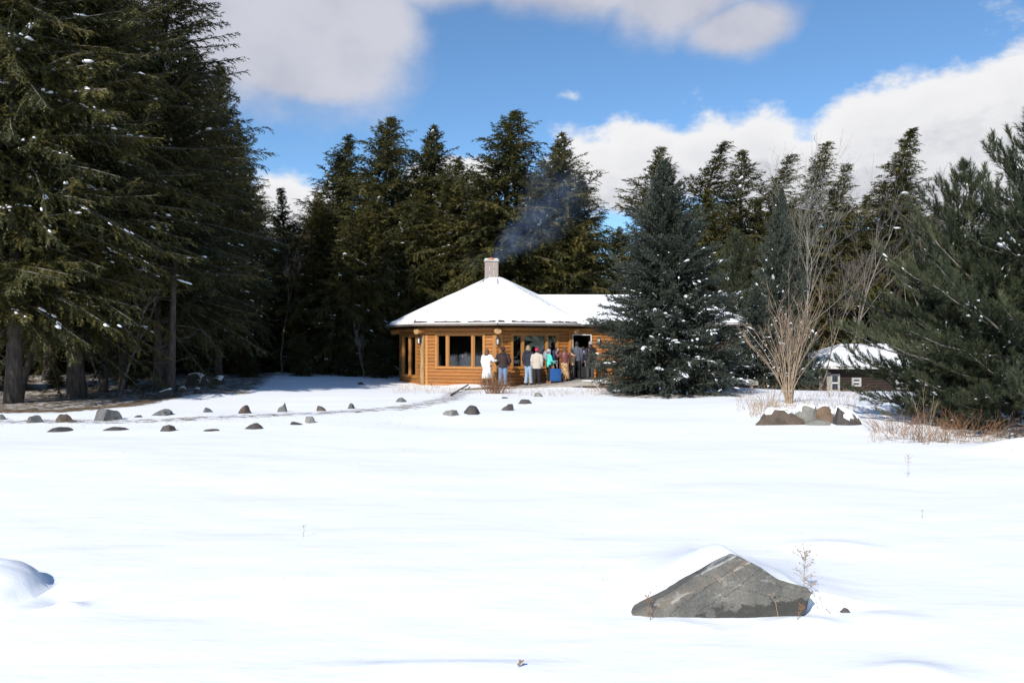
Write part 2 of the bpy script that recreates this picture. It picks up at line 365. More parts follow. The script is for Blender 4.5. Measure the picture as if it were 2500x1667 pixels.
# ------------------------------------------------------------------ conifers
def nrm(v): return v / np.maximum(np.linalg.norm(v, axis=-1, keepdims=True), 1e-9)
def conifer(seed, H, R, z0, nb, prof, el=(0.0, 0.7), droop=0.25, upturn=0.0, tw_sp=0.22, tw_len=0.40, tw_ang=0.95, tdroop=0.15, leaf_sp=0.09, ls=0.14, lw=0.04,
            round_=False, lean=0.0, lump=0.25, lrand=(0.6, 1.15), snow=0, snow_rng=(0.25, 0.95), snow_size=0.12, fwd=0.9, tube_n=3, trunk_r=None, s0=0.12, snow_bias=0.0, dead=0, whorl=0, top_tuft=True, snow_tw=False, ejit=0.12, q0=0.0, rj=0.35, lmax=9.0):
    g = np.random.default_rng(seed)
    UP = np.array([0, 0, 1.0])
    def axis(z): 
        u = np.clip(z / H, 0, 1.1)
        return np.stack([lean * u ** 4 * H * 0.10 + 0.012 * H * np.sin(u * 5 + seed), 0.012 * H * np.sin(u * 4 + seed * 2.0), z], -1)
    t = (np.arange(nb) + g.random(nb)) / nb; t = t ** 1.0
    if whorl: t = np.round(t * whorl) / whorl + g.normal(0, 0.006, nb); t = np.clip(t, 0, 0.995)
    zb = z0 + (H - z0) * t
    az = np.arange(nb) * 2.39996 + g.normal(0, 0.5, nb)
    lum = 1 + lump * np.sin(az * 2 + zb * 1.3 + seed) * np.sin(zb * 0.9 + seed * 3)
    Lb = R * np.interp(t, [p[0] for p in prof], [p[1] for p in prof]) * g.uniform(*lrand, nb) * lum
    Lb = np.minimum(Lb, lmax * R * np.interp(t, [p[0] for p in prof], [p[1] for p in prof]))
    Lb = np.maximum(Lb, 0.12 * ls / 0.14)
    elb = el[0] + (el[1] - el[0]) * t ** 1.5 + g.normal(0, ejit, nb)
    dr = droop * g.uniform(0.6, 1.4, nb) * (1 - 0.6 * t)
    wob = g.normal(0, 0.25, nb)
    base = axis(zb)
    btint = g.normal(0, 0.16, nb)
    def pos(b, s):
        a = az[b] + wob[b] * s
        rr = Lb[b] * s * np.cos(elb[b]); dz = Lb[b] * (s * np.sin(elb[b]) - dr[b] * s ** 2 + upturn * s ** 3)
        return base[b] + np.stack([rr * np.cos(a) + lean * (0.10 + 0.45 * t[b] ** 4) * Lb[b] * s ** 1.5, rr * np.sin(a), dz], -1)
    # twigs
    nt_ = np.maximum(2, np.ceil(Lb / tw_sp).astype(int)) * 2
    bi = np.repeat(np.arange(nb), nt_)
    start = np.cumsum(nt_) - nt_
    k = np.arange(len(bi)) - np.repeat(start, nt_)
    s = s0 + (1 - s0) * np.clip((k + g.random(len(bi))) / nt_[bi], 0, 1)
    side = np.where(k % 2 == 0, 1.0, -1.0)
    P = pos(bi, s); T = nrm(pos(bi, s + 0.02) - pos(bi, s - 0.02))
    S = nrm(np.cross(T, UP)); U = np.cross(S, T)
    ang = tw_ang * g.uniform(0.7, 1.25, len(bi)) * (1 - 0.45 * s)
    roll = g.normal(0, rj, len(bi)) if not round_ else g.uniform(-1.2, 1.2, len(bi))
    tl = (tw_len * Lb[bi] * (1 - s * 0.85) ** 0.8 * g.uniform(0.5, 1.2, len(bi)))
    tl = np.clip(tl, ls * 1.3, tw_len * R * 0.8)
    D = nrm(T * np.cos(ang)[:, None] + (S * np.cos(roll)[:, None] + U * np.sin(roll)[:, None]) * (side * np.sin(ang))[:, None] + UP * (g.normal(0.0, 0.12, len(bi)) - tdroop)[:, None])
    ttint = btint[bi] + g.normal(0, 0.13, len(bi)) + 0.5 + 0.12 * (s - 0.5)
    # leaves
    nl = np.maximum(3, np.ceil(tl / leaf_sp).astype(int)) * (3 if round_ else 2)
    ti = np.repeat(np.arange(len(bi)), nl)
    kk = np.arange(len(ti)) - np.repeat(np.cumsum(nl) - nl, nl)
    q = q0 + (1 - q0) * (kk + g.random(len(ti))) / nl[ti]
    LP = P[ti] + D[ti] * (tl[ti] * q)[:, None] - UP * (tdroop * tl[ti] * q * q)[:, None]
    TD = D[ti]; S2 = nrm(np.cross(TD, UP)); U2 = np.cross(S2, TD)
    n = len(ti)
    if round_:
        ph = g.uniform(0, 2 * pi, n); side2 = S2 * np.cos(ph)[:, None] + U2 * np.sin(ph)[:, None]
    else:
        side2 = S2 * np.where(kk % 2 == 0, 1.0, -1.0)[:, None] + U2 * g.normal(0, 0.35, n)[:, None]
    LD = nrm(TD * fwd + side2 * g.uniform(0.5, 1.1, n)[:, None] + g.normal(0, 0.18, (n, 3)) - UP * (tdroop * 0.8))
    W = nrm(np.cross(LD, U2 + g.normal(0, 0.6, (n, 3))))
    ll = ls * g.uniform(0.6, 1.3, n) * (1 - 0.35 * q); ww = lw * g.uniform(0.7, 1.3, n)
    A = LP - W * (ww / 2)[:, None]; B = LP + W * (ww / 2)[:, None]; C = LP + LD * ll[:, None]
    VV = np.stack([A, B, C], 1).reshape(-1, 3); FF = np.arange(3 * n).reshape(-1, 3)
    tint = np.repeat(np.clip(ttint[ti] + g.normal(0, 0.08, n), 0, 1), 3)
    # branch wood
    ns = 5; ss = np.linspace(0, 1, ns); rb = np.clip(0.010 + 0.011 * Lb, 0.008, 0.06)
    ring = []
    for j, s_ in enumerate(ss):
        c = pos(np.arange(nb), np.full(nb, s_)); r = rb * (1 - 0.85 * s_)
        Tn = nrm(pos(np.arange(nb), np.full(nb, s_ + .02)) - pos(np.arange(nb), np.full(nb, s_ - .02))); Sn = nrm(np.cross(Tn, UP)); Un = np.cross(Sn, Tn)
        for k3 in range(tube_n):
            an = 2 * pi * k3 / tube_n; ring.append(c + (Sn * cos(an) + Un * sin(an)) * r[:, None])
    BV = np.stack(ring, 1); m = ns * tube_n; fl = []
    for j in range(ns - 1):
        for k3 in range(tube_n): fl.append((j * tube_n + k3, j * tube_n + (k3 + 1) % tube_n, (j + 1) * tube_n + (k3 + 1) % tube_n, (j + 1) * tube_n + k3))
    BF = (np.arange(nb)[:, None, None] * m + np.array(fl)[None]).reshape(-1, 4); BV = BV.reshape(-1, 3)
    # snow clumps along the branches
    SV = SF = None
    if snow:
        bb = g.integers(0, nb, snow * 4); w_ = np.exp(-((t[bb] - 0.28) / 0.25) ** 2) + 0.12
        w_ = w_ * (1 + snow_bias * np.cos(az[bb] + 0.4)); keep = g.random(len(bb)) < np.clip(w_, 0, 1); bb = bb[keep][:snow]
        if snow_tw:
            tw = g.integers(0, len(bi), snow * 4); w_ = (np.exp(-((t[bi[tw]] - 0.27) / 0.17) ** 2) + 0.03) * (1 + snow_bias * np.cos(az[bi[tw]] + 0.3)) * np.clip(np.sin(az[bi[tw]] * 3.1 + t[bi[tw]] * 21) * 1.3 + 0.5, 0.04, 1)
            tw = tw[g.random(len(tw)) < np.clip(w_, 0, 1)][:snow]; bb = bi[tw]
            c = P[tw] + D[tw] * (tl[tw] * 0.6)[:, None]; Tn = D[tw]
        else:
            # runs of clumps on chosen branches
            run = bb[:max(1, len(bb) // 6)]; bb = run[g.integers(0, len(run), len(bb))]
            sv = g.uniform(*snow_rng, len(bb)); c = pos(bb, sv) + g.normal(0, 0.05, (len(bb), 3)) * (Lb[bb] * 0.6)[:, None] * np.array([1, 1, 0.15]); Tn = nrm(pos(bb, sv + .02) - pos(bb, sv - .02))
        Sn = nrm(np.cross(Tn, UP)); nn = len(bb); sz = snow_size * g.lognormal(-0.2, 0.4, nn)
        el_ = g.uniform(1.0, 2.4, nn)
        dirs = []
        for k3 in range(6): dirs.append((cos(k3 * pi / 3), sin(k3 * pi / 3), -0.10))
        for k3 in range(6): dirs.append((0.66 * cos(k3 * pi / 3 + .5), 0.66 * sin(k3 * pi / 3 + .5), 0.36))
        dirs += [(0, 0, 0.52), (0, 0, -0.2)]
        pts = []
        for dx, dy, dz in dirs:
            j = g.uniform(0.7, 1.3, nn)
            pts.append(c + Tn * (dx * sz * el_ * j)[:, None] + Sn * (dy * sz * j)[:, None] + UP * (dz * sz * g.uniform(.7, 1.2, nn) + 0.02)[:, None])
        SV = np.stack(pts, 1).reshape(-1, 3)
        fl = []
        for k3 in range(6):
            k4 = (k3 + 1) % 6
            fl += [(k3, k4, 6 + k3), (k4, 6 + k4, 6 + k3), (6 + k3, 6 + k4, 12), (k4, k3, 13)]
        SF = (np.arange(nn)[:, None, None] * 14 + np.array(fl)[None]).reshape(-1, 3)
    # trunk
    tb = MB(); zz = np.linspace(-0.3, H * 0.985, 14); tr = trunk_r or 0.016 * H + 0.03
    tb.tube([tuple(axis(np.array(z))) for z in zz], [max(0.008, tr * (1 - 0.97 * max(z, 0) / H) * (1.25 if z < 0.2 else 1)) for z in zz], 9)
    return dict(trunk=tb, crown=(VV, FF, tint), wood=(BV, BF), snow=(SV, SF), H=H)
def tree_meshes(d, name, leafmat, barkmat='bark', woodmat='branchwood'):
    out = [('trunk', d['trunk'].mesh(name + '_trunk', M[barkmat], True)), ('crown', np_mesh(name + '_crown', *d['crown'][:2], M[leafmat], d['crown'][2])), ('branches', np_mesh(name + '_branches', *d['wood'], M[woodmat], smooth_=True))]
    if d['snow'][0] is not None: out.append(('branch_snow', np_mesh(name + '_snow', *d['snow'], M['snow'], smooth_=True)))
    return dict(parts=out, H=d['H'])
def plant(name, tm, x, y, height, label, cat='tree', rz=0.0, wide=1.0, group=None, dz=0.0):
    s = height / tm['H']; r = empty(name, (x, y, gz(x, y) + dz), rz, (s * wide, s * wide, s)); tag(r, label, cat, group)
    for pn, me in tm['parts']:
        o = link(pn, me, r)
        if pn in ('branches', 'branch_snow', 'crown'): o['kind'] = 'stuff'
    return r
HP = [(0, .78), (.1, .95), (.25, 1.0), (.45, .92), (.65, .72), (.8, .50), (.9, .27), (.96, .12), (1, .05)]
HP2 = [(0, .7), (.15, .95), (.3, .85), (.42, 1.0), (.55, .78), (.7, .68), (.8, .46), (.9, .30), (.96, .12), (1, .04)]
HP3 = [(0, .85), (.15, 1.0), (.3, .92), (.5, .75), (.7, .5), (.85, .26), (1, .03)]
hem = []
for i, (seed, R, pf, ln, z0) in enumerate([(1, 3.7, HP, 0.4, 0.8), (2, 3.9, HP2, 0.2, 0.9), (3, 3.4, HP3, 0.6, 0.7), (4, 4.0, HP2, 0.4, 1.0)]):
    hem.append(tree_meshes(conifer(seed, 14.0, R, z0, 470, pf, el=(0.05, 0.9), droop=0.34, tw_sp=0.23, tw_len=0.44, tdroop=0.22, leaf_sp=0.075, ls=0.17, lw=0.052, lean=ln, lump=0.35, lrand=(.45, 1.08), ejit=0.3, rj=0.8, snow=260, snow_size=0.06), 'hemlock%d' % i, 'hemlock'))
# thin open hemlock for the right-hand skyline
for i, (seed, R, ln) in enumerate([(11, 2.5, 0.8), (12, 2.2, 1.0)]):
    hem.append(tree_meshes(conifer(seed, 14.0, R, 0.8, 330, HP, el=(0.05, 0.9), droop=0.32, tw_sp=0.22, tw_len=0.46, tdroop=0.18, leaf_sp=0.085, ls=0.17, lw=0.048, ejit=0.3, rj=0.7, lean=ln, lump=0.4, lrand=(.5, 1.25), snow=130, snow_size=0.055), 'thin_hemlock%d' % i, 'hemlock'))
# nearer, finer, broad trees for the left side
big = []
for i, (seed, R, pf) in enumerate([(21, 5.0, [(0, .75), (.08, .95), (.25, 1.0), (.42, .92), (.6, .70), (.75, .48), (.9, .22), (1, .04)]), (22, 4.4, [(0, .7), (.15, 1.0), (.4, .95), (.6, .8), (.8, .5), (1, .05)])]):
    big.append(tree_meshes(conifer(seed, 17.0, R, 2.3, 600, pf, el=(-0.02, 0.6), droop=0.30, upturn=0.10, tw_sp=0.18, tw_len=0.28, tdroop=0.22, leaf_sp=0.075, ls=0.16, lw=0.045, ejit=0.22, rj=0.6, lmax=1.0, lean=0.3, lump=0.25, lrand=(.55, 1.05), snow=480, snow_size=0.06, snow_rng=(.4, .98), trunk_r=0.27), 'big_hemlock%d' % i, 'darkhemlock'))

def tree_top(px, py, d, lst, k, name, label, rz=0.0, wide=1.0, group=None, off=0):
    p = at(px + off, py, d); h = p.z - gz(p.x, d)
    return plant(name, lst[k], p.x, d, h, label, 'tree', rz, wide, group)
# --- trees behind the cabin, left to right
FT = [(744, 515, 44, 2, 1.1, 'short dark hemlock left of the cabin, lowest pointed top beside the big left tree'),
      (845, 340, 49, 0, 1.0, 'hemlock with narrow feathery top, first tall one right of the blue sky gap'),
      (957, 285, 47, 1, 1.0, 'tall hemlock with a thin leaning tip above the left edge of the cabin roof'),
      (1040, 315, 50, 3, 0.95, 'ragged brownish hemlock just right of the tree with the thinnest tip'),
      (1120, 395, 46, 0, 0.95, 'lower hemlock behind the roof, between the two tallest tops'),
      (1254, 270, 46, 1, 1.1, 'tallest bushy hemlock standing behind the chimney smoke'),
      (1352, 335, 45, 3, 1.0, 'broad hemlock behind the smoke, right of the tallest one'),
      (1420, 430, 48, 0, 0.8, 'shorter grey green hemlock at the right end of the clump behind the cabin'),
      (1573, 355, 46, 4, 1.15, 'open branched hemlock standing alone just left of the blue spruce tip'),
      (1695, 360, 50, 5, 1.25, 'hemlock with wind bent top just right of the blue spruce tip'),
      (1807, 355, 52, 4, 1.1, 'narrow hemlock with flagged top, second right of the blue spruce tip'),
      (1866, 380, 54, 5, 1.2, 'thin topped hemlock left of the white birch'),
      (1966, 362, 68, 4, 1.1, 'slender hemlock whose tip rises right behind the white birch'),
      (2036, 395, 69, 5, 1.1, 'slender hemlock right of the white birch'),
      (2174, 320, 69, 2, 1.0, 'tallest pointed hemlock above the roof of the brown shed')]
for i, (px, py, d, k, w, lab) in enumerate(FT):
    tree_top(px, py, d, hem, k, 'hemlock_tree', lab, rz=[0.3, -0.5, 0.9, 0, -0.9, 0.5, -0.2, 0.8][i % 8], wide=w * 1.25, group='hemlocks on the skyline', off=-12)
rng = random.Random(5)
fill = [(640, 560, 47, 0), (690, 470, 50, 2), (790, 480, 43, 3), (830, 520, 40.5, 2), (905, 470, 42, 1), (1000, 470, 43, 0), (1085, 500, 44, 2), (1180, 440, 43.5, 1), (1300, 450, 44, 0), (1390, 520, 43.5, 3),
        (1510, 560, 56, 3), (1620, 480, 56, 2), (1740, 470, 48, 0), (1780, 520, 58, 1), (1850, 480, 50, 2), (1905, 500, 66, 3), (1990, 520, 72, 0), (2075, 500, 72, 1), (2120, 470, 74, 2), (2210, 450, 73, 3), (2270, 500, 72, 0), (2350, 480, 72, 2), (2430, 500, 72, 1), (2510, 460, 73, 3), (2620, 450, 72, 0)]
for i, (px, py, d, k) in enumerate(fill):
    tree_top(px, py, d, hem, k, 'hemlock_tree', 'dark green hemlock filling the gaps in the wood behind the cabin', rz=rng.uniform(0, 6.28), wide=rng.uniform(1.0, 1.25), group='hemlocks filling the wood')
for i in range(30):
    px = 420 + i * 76 + rng.uniform(-25, 25); d = rng.uniform(60, 78) + (12 if px > 1900 else 0); py = rng.uniform(560, 640)
    if 1420 < px < 1540: py = 690
    tree_top(px, py, d, hem, i % 4, 'hemlock_tree', 'distant dark hemlock deep in the wood behind the nearer trees', rz=rng.uniform(0, 6.28), wide=1.5, group='hemlocks deep in the wood')
for i in range(24):
    px = -420 + i * 44 + rng.uniform(-15, 15); d = [44, 54, 66][i % 3] + rng.uniform(-3, 3); py = rng.uniform(380, 560)
    tree_top(px, py, d, hem, i % 4, 'hemlock_tree', 'dark hemlock deep in the shaded wood on the left', rz=rng.uniform(0, 6.28), wide=1.4, group='hemlocks deep in the left wood')
# trees across the field behind the photographer, mirrored in the cabin windows
for i in range(16):
    x_, y_ = ((-62 + 1.5 * (i % 3) * 3, -30 + i * 6.5) if i < 8 else (56 - 2 * (i % 3) * 3, -34 + (i - 8) * 8))
    plant('hemlock_tree', hem[i % 4], x_, y_, rng.uniform(13, 16), 'dark hemlock mirrored in the cabin windows, across the field', 'tree', rng.uniform(0, 6.28), 1.7, 'hemlocks mirrored in the windows')
# --- tall trees on the left
BT = [(395, -170, 28.5, 0, 0.93, 0.4, 'large conical hemlock with snow lined boughs at the right edge of the left wood'),
      (535, 150, 35, 1, 0.74, 2.1, 'dark hemlock stepping out behind the big conical one on the left'),
      (590, 300, 40, 0, 0.55, 4.0, 'hemlock at the far right of the left wood with its boughs touching blue sky'),
      (190, -420, 24, 1, 0.9, 1.1, 'tall olive green hemlock left of the narrow sky gap'),
      (25, -520, 21.5, 0, 0.8, 2.7, 'tall hemlock with the thick pale trunk at the left edge'),
      (-200, -300, 25, 1, 0.9, 0.2, 'hemlock cut off by the left edge of the picture'),
      (280, -100, 36, 0, 0.9, 5.2, 'shaded hemlock behind the front trees of the left wood'),
      (120, -150, 34, 1, 0.9, 3.3, 'shaded hemlock deep behind the thick pale trunk'),
      (480, 120, 42, 0, 0.9, 1.9, 'shaded hemlock behind the snow capped boulders on the left'),
      (-60, -100, 38, 1, 1.0, 4.4, 'shaded hemlock deep in the left wood near the picture edge'),
      (350, 150, 50, 1, 1.1, 0.9, 'rear hemlock closing the view between the left trunks')]
for px, py, d, k, w, rz, lab in BT:
    tree_top(px, py, d, big, k, 'hemlock_tree', lab, rz=rz, wide=w, group='tall hemlocks of the left wood')
# bare lower trunks standing in the left wood
def bare_trunk(px, py, h, r, label, lean=(0, 0), seed=0):
    p = on_ground(px, py); g = random.Random(seed); m = MB()
    root = empty('tree_trunk', p); tag(root, label, 'tree trunk', 'bare trunks of the left wood')
    m.tube([(lean[0] * (i / 10) ** 1.3, lean[1] * i / 10, -0.2 + h * i / 10) for i in range(11)], [r * (1.3 if i == 0 else 1.05 - 0.5 * i / 10) for i in range(11)], 9)
    m.build('trunk', M['bark'], root, True)
    w = MB()
    for i in range(26):
        z = g.uniform(0.8, h * 0.9); a = g.uniform(0, 6.28); l = g.uniform(0.5, 1.7); u = z / h
        c = Vector((lean[0] * u ** 1.3, lean[1] * u, z)); pts = [c]; d = Vector((cos(a), sin(a), g.uniform(-.2, .25)))
        for j in range(4): d = (d + Vector((g.uniform(-.3, .3), g.uniform(-.3, .3), g.uniform(-.25, .15)))).normalized(); pts.append(pts[-1] + d * l / 4)
        w.tube(pts, [0.012, 0.009, 0.007, 0.005, 0.003], 3)
        for j in range(3):
            q = pts[g.randint(1, 4)]; e = (d + Vector((g.uniform(-.8, .8), g.uniform(-.8, .8), g.uniform(-.5, .3)))).normalized()
            w.tube([q, q + e * g.uniform(.2, .5)], [0.005, 0.002], 3)
    o = w.build('dead_twigs', M['branchwood'], root); o['kind'] = 'stuff'
for i, (px, py, h, r, lab, ln) in enumerate([(195, 958, 4.6, .15, 'dark straight trunk second from the left edge, moss on its foot', (0, 0)), (252, 948, 4.6, .15, 'slim dark trunk behind the pair of left trunks', (.2, 0)),
        (385, 953, 4.6, .16, 'left one of the twin trunks beside the snow capped boulders', (0, 0)), (418, 956, 4.6, .14, 'right one of the twin trunks beside the snow capped boulders', (.1, 0)),
        (45, 975, 5.5, .10, 'slanting pale trunk rising to the right by the left edge', (1.6, .4)), (300, 945, 4.6, .13, 'thin dark trunk between the mossy trunk and the twin trunks', (-.1, 0))]):
    bare_trunk(px, py, h, r, lab, ln, i)
# --- blue spruce beside the cabin, a second one behind it
SP = [(0, .80), (.05, .94), (.14, 1.0), (.3, .92), (.5, .74), (.7, .50), (.85, .28), (.93, .15), (.98, .06), (1, .03)]
spr = tree_meshes(conifer(31, 7.4, 2.55, 0.12, 560, SP, el=(-0.02, 0.75), droop=0.12, upturn=0.10, tw_sp=0.105, tw_len=0.30, tw_ang=0.9, tdroop=0.03, leaf_sp=0.045, ls=0.095, lw=0.028, round_=True, lump=0.12, lrand=(.72, 1.1), snow=1300, snow_size=0.048, snow_bias=0.75, snow_tw=True, trunk_r=0.15), 'blue_spruce', 'spruce')
p = on_ground(1628, 968)
sy_ = p.y + 1.6; sx_ = (1631 - 1250) / F * sy_
plant('spruce_tree', spr, sx_, sy_, at(1631, 398, sy_).z - gz(sx_, sy_), 'large dense blue green spruce with snow flecks covering the right end of the cabin', rz=0.0)
tree_top(1905, 468, 37, [spr], 0, 'spruce_tree', 'slim dark blue spruce behind the bare tan shrub', rz=2.5, wide=0.52)
tree_top(1845, 700, 33, [spr], 0, 'spruce_tree', 'small dark spruce tucked right behind the large spruce', rz=4.1, wide=1.0)
# --- pines
PP = [(0, .85), (.1, 1.0), (.25, .95), (.45, .68), (.6, .48), (.75, .32), (.87, .2), (.95, .12), (1, .05)]
pin = []
for i, (seed, R) in enumerate([(41, 2.8), (42, 2.7)]):
    pin.append(tree_meshes(conifer(seed, 6.0, R, 0.25, 200, PP, el=(0.02, 0.95), droop=0.06, upturn=0.22, tw_sp=0.17, tw_len=0.27, tw_ang=0.85, tdroop=-0.22, leaf_sp=0.018, ls=0.165, lw=0.013, q0=0.3, ejit=0.2, round_=True, fwd=1.1, lump=0.3, lrand=(.55, 1.15), snow=300, snow_size=0.032, trunk_r=0.11, s0=0.3, whorl=15), 'pine%d' % i, 'pine'))
def pine_at(px, base_py, top_py, k, lab, rz, wide=1.0, d=None):
    p = on_ground(px, base_py) if d is None else Vector(((px - 1250) / F * d, d, 0)); h = at(px, top_py, p.y).z - gz(p.x, p.y)
    plant('pine_tree', pin[k], p.x, p.y, h, lab, 'tree', rz, wide, 'pines on the right')
pine_at(2345, 0, 425, 0, 'bushy long needled pine with a single pale leader, left one of the two near pines', 0.5, 0.85, 16.5)
pine_at(2535, 0, 300, 1, 'tall dark long needled pine at the right edge of the picture', 2.2, 1.0, 14.8)
pine_at(2310, 0, 740, 1, 'low spreading pine below the bushy pine, hiding the front of the brown shed', 4.0, 1.15, 15.6)
pine_at(2440, 0, 640, 0, 'low dense pine between the two taller near pines', 1.2, 1.15, 15.0)
pine_at(1800, 0, 585, 0, 'pale olive pine peeking between the large spruce and the slim spruce', 3.0, 0.8, 41)

# ------------------------------------------------------------------ cabin
HC = Vector((-0.796, 36.5, 0)); RW = 4.504; RE = 5.09; EZ = 2.50; AZ_ = 4.86
def wood(name, c1, c2, sc=3.0, rough=0.55):
    m, nt, b = newmat(name); b.inputs['Roughness'].default_value = rough; b.inputs['Specular IOR Level'].default_value = 0.35
    oi = N(nt, 'ShaderNodeObjectInfo')
    tcn = N(nt, 'ShaderNodeTexCoord'); mp = N(nt, 'ShaderNodeMapping'); mp.inputs['Scale'].default_value = (1.0, 9, 9); nt.links.new(tcn.outputs['Object'], mp.inputs[0])
    ad = N(nt, 'ShaderNodeVectorMath', operation='ADD'); nt.links.new(mp.outputs[0], ad.inputs[0])
    ml = N(nt, 'ShaderNodeMath', operation='MULTIPLY'); nt.links.new(oi.outputs['Random'], ml.inputs[0]); ml.inputs[1].default_value = 57.0; nt.links.new(ml.outputs[0], ad.inputs[1])
    n = N(nt, 'ShaderNodeTexNoise'); n.inputs['Scale'].default_value = sc; n.inputs['Detail'].default_value = 6; n.inputs['Roughness'].default_value = 0.6; nt.links.new(ad.outputs[0], n.inputs['Vector'])
    r = ramp(nt, n.outputs[0], [(0.3, c2), (0.62, c1)])
    hs = N(nt, 'ShaderNodeHueSaturation'); nt.links.new(r.outputs[0], hs.inputs['Color'])
    v = N(nt, 'ShaderNodeMapRange'); nt.links.new(oi.outputs['Random'], v.inputs[0]); v.inputs[3].default_value = 0.78; v.inputs[4].default_value = 1.12; nt.links.new(v.outputs[0], hs.inputs['Value'])
    # knots
    vo = N(nt, 'ShaderNodeTexVoronoi'); vo.inputs['Scale'].default_value = 1.6
    mp2 = N(nt, 'ShaderNodeMapping'); mp2.inputs['Scale'].default_value = (1, 2.5, 2.5); nt.links.new(tcn.outputs['Object'], mp2.inputs[0])
    ad2 = N(nt, 'ShaderNodeVectorMath', operation='ADD'); nt.links.new(mp2.outputs[0], ad2.inputs[0]); nt.links.new(ml.outputs[0], ad2.inputs[1]); nt.links.new(ad2.outputs[0], vo.inputs['Vector'])
    kr = N(nt, 'ShaderNodeMapRange'); nt.links.new(vo.outputs['Distance'], kr.inputs[0]); kr.inputs[1].default_value = 0.04; kr.inputs[2].default_value = 0.10; kr.inputs[3].default_value = 0.55; kr.inputs[4].default_value = 0.0
    nt.links.new(mixrgb(nt, kr.outputs[0], hs.outputs[0], tuple(x * 0.35 for x in c2)), b.inputs['Base Color'])
    bump(nt, b, n.outputs[0], 0.3, 0.01); return m
M['log'] = wood('stained_log', (0.40, 0.165, 0.040), (0.27, 0.098, 0.022))
M['trim'] = wood('stained_trim', (0.45, 0.21, 0.060), (0.34, 0.145, 0.036))
M['post'] = simple('weathered_post', (0.42, 0.27, 0.12), (0.26, 0.15, 0.06), 5, 0.75, 0.4, 0.01, stretch=(4, 4, 0.5))
M['logend'] = simple('cut_log_end', (0.48, 0.31, 0.14), (0.36, 0.21, 0.085), 9, 0.75, 0.3)
M['dark_int'] = simple('interior_wood', (0.10, 0.06, 0.03), (0.06, 0.035, 0.02), 3, 0.8, 0)
M['shingle'] = simple('brown_shingle', (0.060, 0.036, 0.028), (0.105, 0.066, 0.050), 20, 0.9, 0.5)
M['gutter'] = simple('gutter_metal', (0.22, 0.18, 0.15), (0.28, 0.23, 0.19), 4, 0.4, 0, metal=0.3)
M['shedtrim'] = simple('weathered_white_trim', (0.42, 0.41, 0.39), (0.34, 0.33, 0.31), 6, 0.6, 0.1)
M['whitetrim'] = simple('white_trim', (0.72, 0.70, 0.66), (0.62, 0.60, 0.56), 6, 0.5, 0.1)
M['block'] = simple('concrete_block', (0.25, 0.20, 0.175), (0.33, 0.275, 0.24), 40, 0.9, 0.6, 0.006)
M['mortar'] = simple('mortar', (0.66, 0.64, 0.61), (0.56, 0.54, 0.51), 30, 0.9, 0.4)
M['flash'] = simple('metal_flashing', (0.45, 0.47, 0.50), (0.60, 0.62, 0.64), 6, 0.35, 0.1, metal=0.7)
M['clay'] = simple('clay_flue', (0.48, 0.20, 0.11), (0.58, 0.28, 0.17), 12, 0.8, 0.3)
M['blackmetal'] = simple('black_metal', (0.03, 0.03, 0.03), (0.05, 0.05, 0.05), 12, 0.4, 0)
M['lampglass'] = simple('frosted_glass', (0.62, 0.62, 0.58), (0.7, 0.7, 0.66), 6, 0.2, 0)
M['concrete'] = simple('concrete', (0.40, 0.38, 0.35), (0.30, 0.28, 0.25), 8, 0.9, 0.4)
M['greywood'] = simple('grey_deck_wood', (0.24, 0.215, 0.185), (0.36, 0.33, 0.29), 4, 0.85, 0.4, 0.006, stretch=(1, 8, 8))
def glass_mat():
    m, nt, b = newmat('window_glass'); nt.nodes.remove(b)
    g = N(nt, 'ShaderNodeBsdfGlossy'); g.inputs['Roughness'].default_value = 0.02; g.inputs['Color'].default_value = (0.95, 0.97, 1, 1)
    t = N(nt, 'ShaderNodeBsdfTransparent'); t.inputs['Color'].default_value = (0.80, 0.83, 0.84, 1)
    fr = N(nt, 'ShaderNodeFresnel'); fr.inputs['IOR'].default_value = 1.55
    ml = N(nt, 'ShaderNodeMath', operation='MULTIPLY'); nt.links.new(fr.outputs[0], ml.inputs[0]); ml.inputs[1].default_value = 1.05
    n = noise_node(nt, 1.2, 2); bp = N(nt, 'ShaderNodeBump'); bp.inputs['Strength'].default_value = 0.08; bp.inputs['Distance'].default_value = 0.02
    nt.links.new(n.outputs[0], bp.inputs['Height']); nt.links.new(bp.outputs[0], g.inputs['Normal'])
    mx = N(nt, 'ShaderNodeMixShader'); nt.links.new(ml.outputs[0], mx.inputs[0]); nt.links.new(t.outputs[0], mx.inputs[1]); nt.links.new(g.outputs[0], mx.inputs[2])
    nt.links.new(mx.outputs[0], nt.nodes['Material Output'].inputs[0]); return m
M['glass'] = glass_mat()
cabin = empty('log_cabin', HC); tag(cabin, 'octagonal orange log cabin with snowy roof and block chimney', 'cabin')
CI = Matrix.Translation(-HC)
def corner(k, R=RW, z=0.0):       # k=0 is the corner nearest the camera, +k goes to the left
    a = radians(2.5 - 45 * k); return Vector((HC.x + R * sin(a), HC.y - R * cos(a), z))
A, B, C, D = corner(0), corner(1), corner(2), corner(-1)
WZ0, WZ1, CH = -0.32, 2.40, 0.148
log_cache = {}
def log_mesh(ln):
    key = round(ln, 2)
    if key not in log_cache:
        m = MB(); prof = [(-0.074, 0.0), (-0.062, 0.022), (-0.03, 0.040), (0.02, 0.043), (0.055, 0.028), (0.072, 0.0)]
        vs = []; n = len(prof)
        for x in (0, ln):
            for z, o in prof: vs.append((x, -o, z))
        fs = [(i, i + n, i + n + 1, i + 1) for i in range(n - 1)] + [tuple(range(n)), tuple(range(2 * n - 1, n - 1, -1))]
        m.add(vs, fs); log_cache[key] = m.mesh('log', M['log'])
    return log_cache[key]
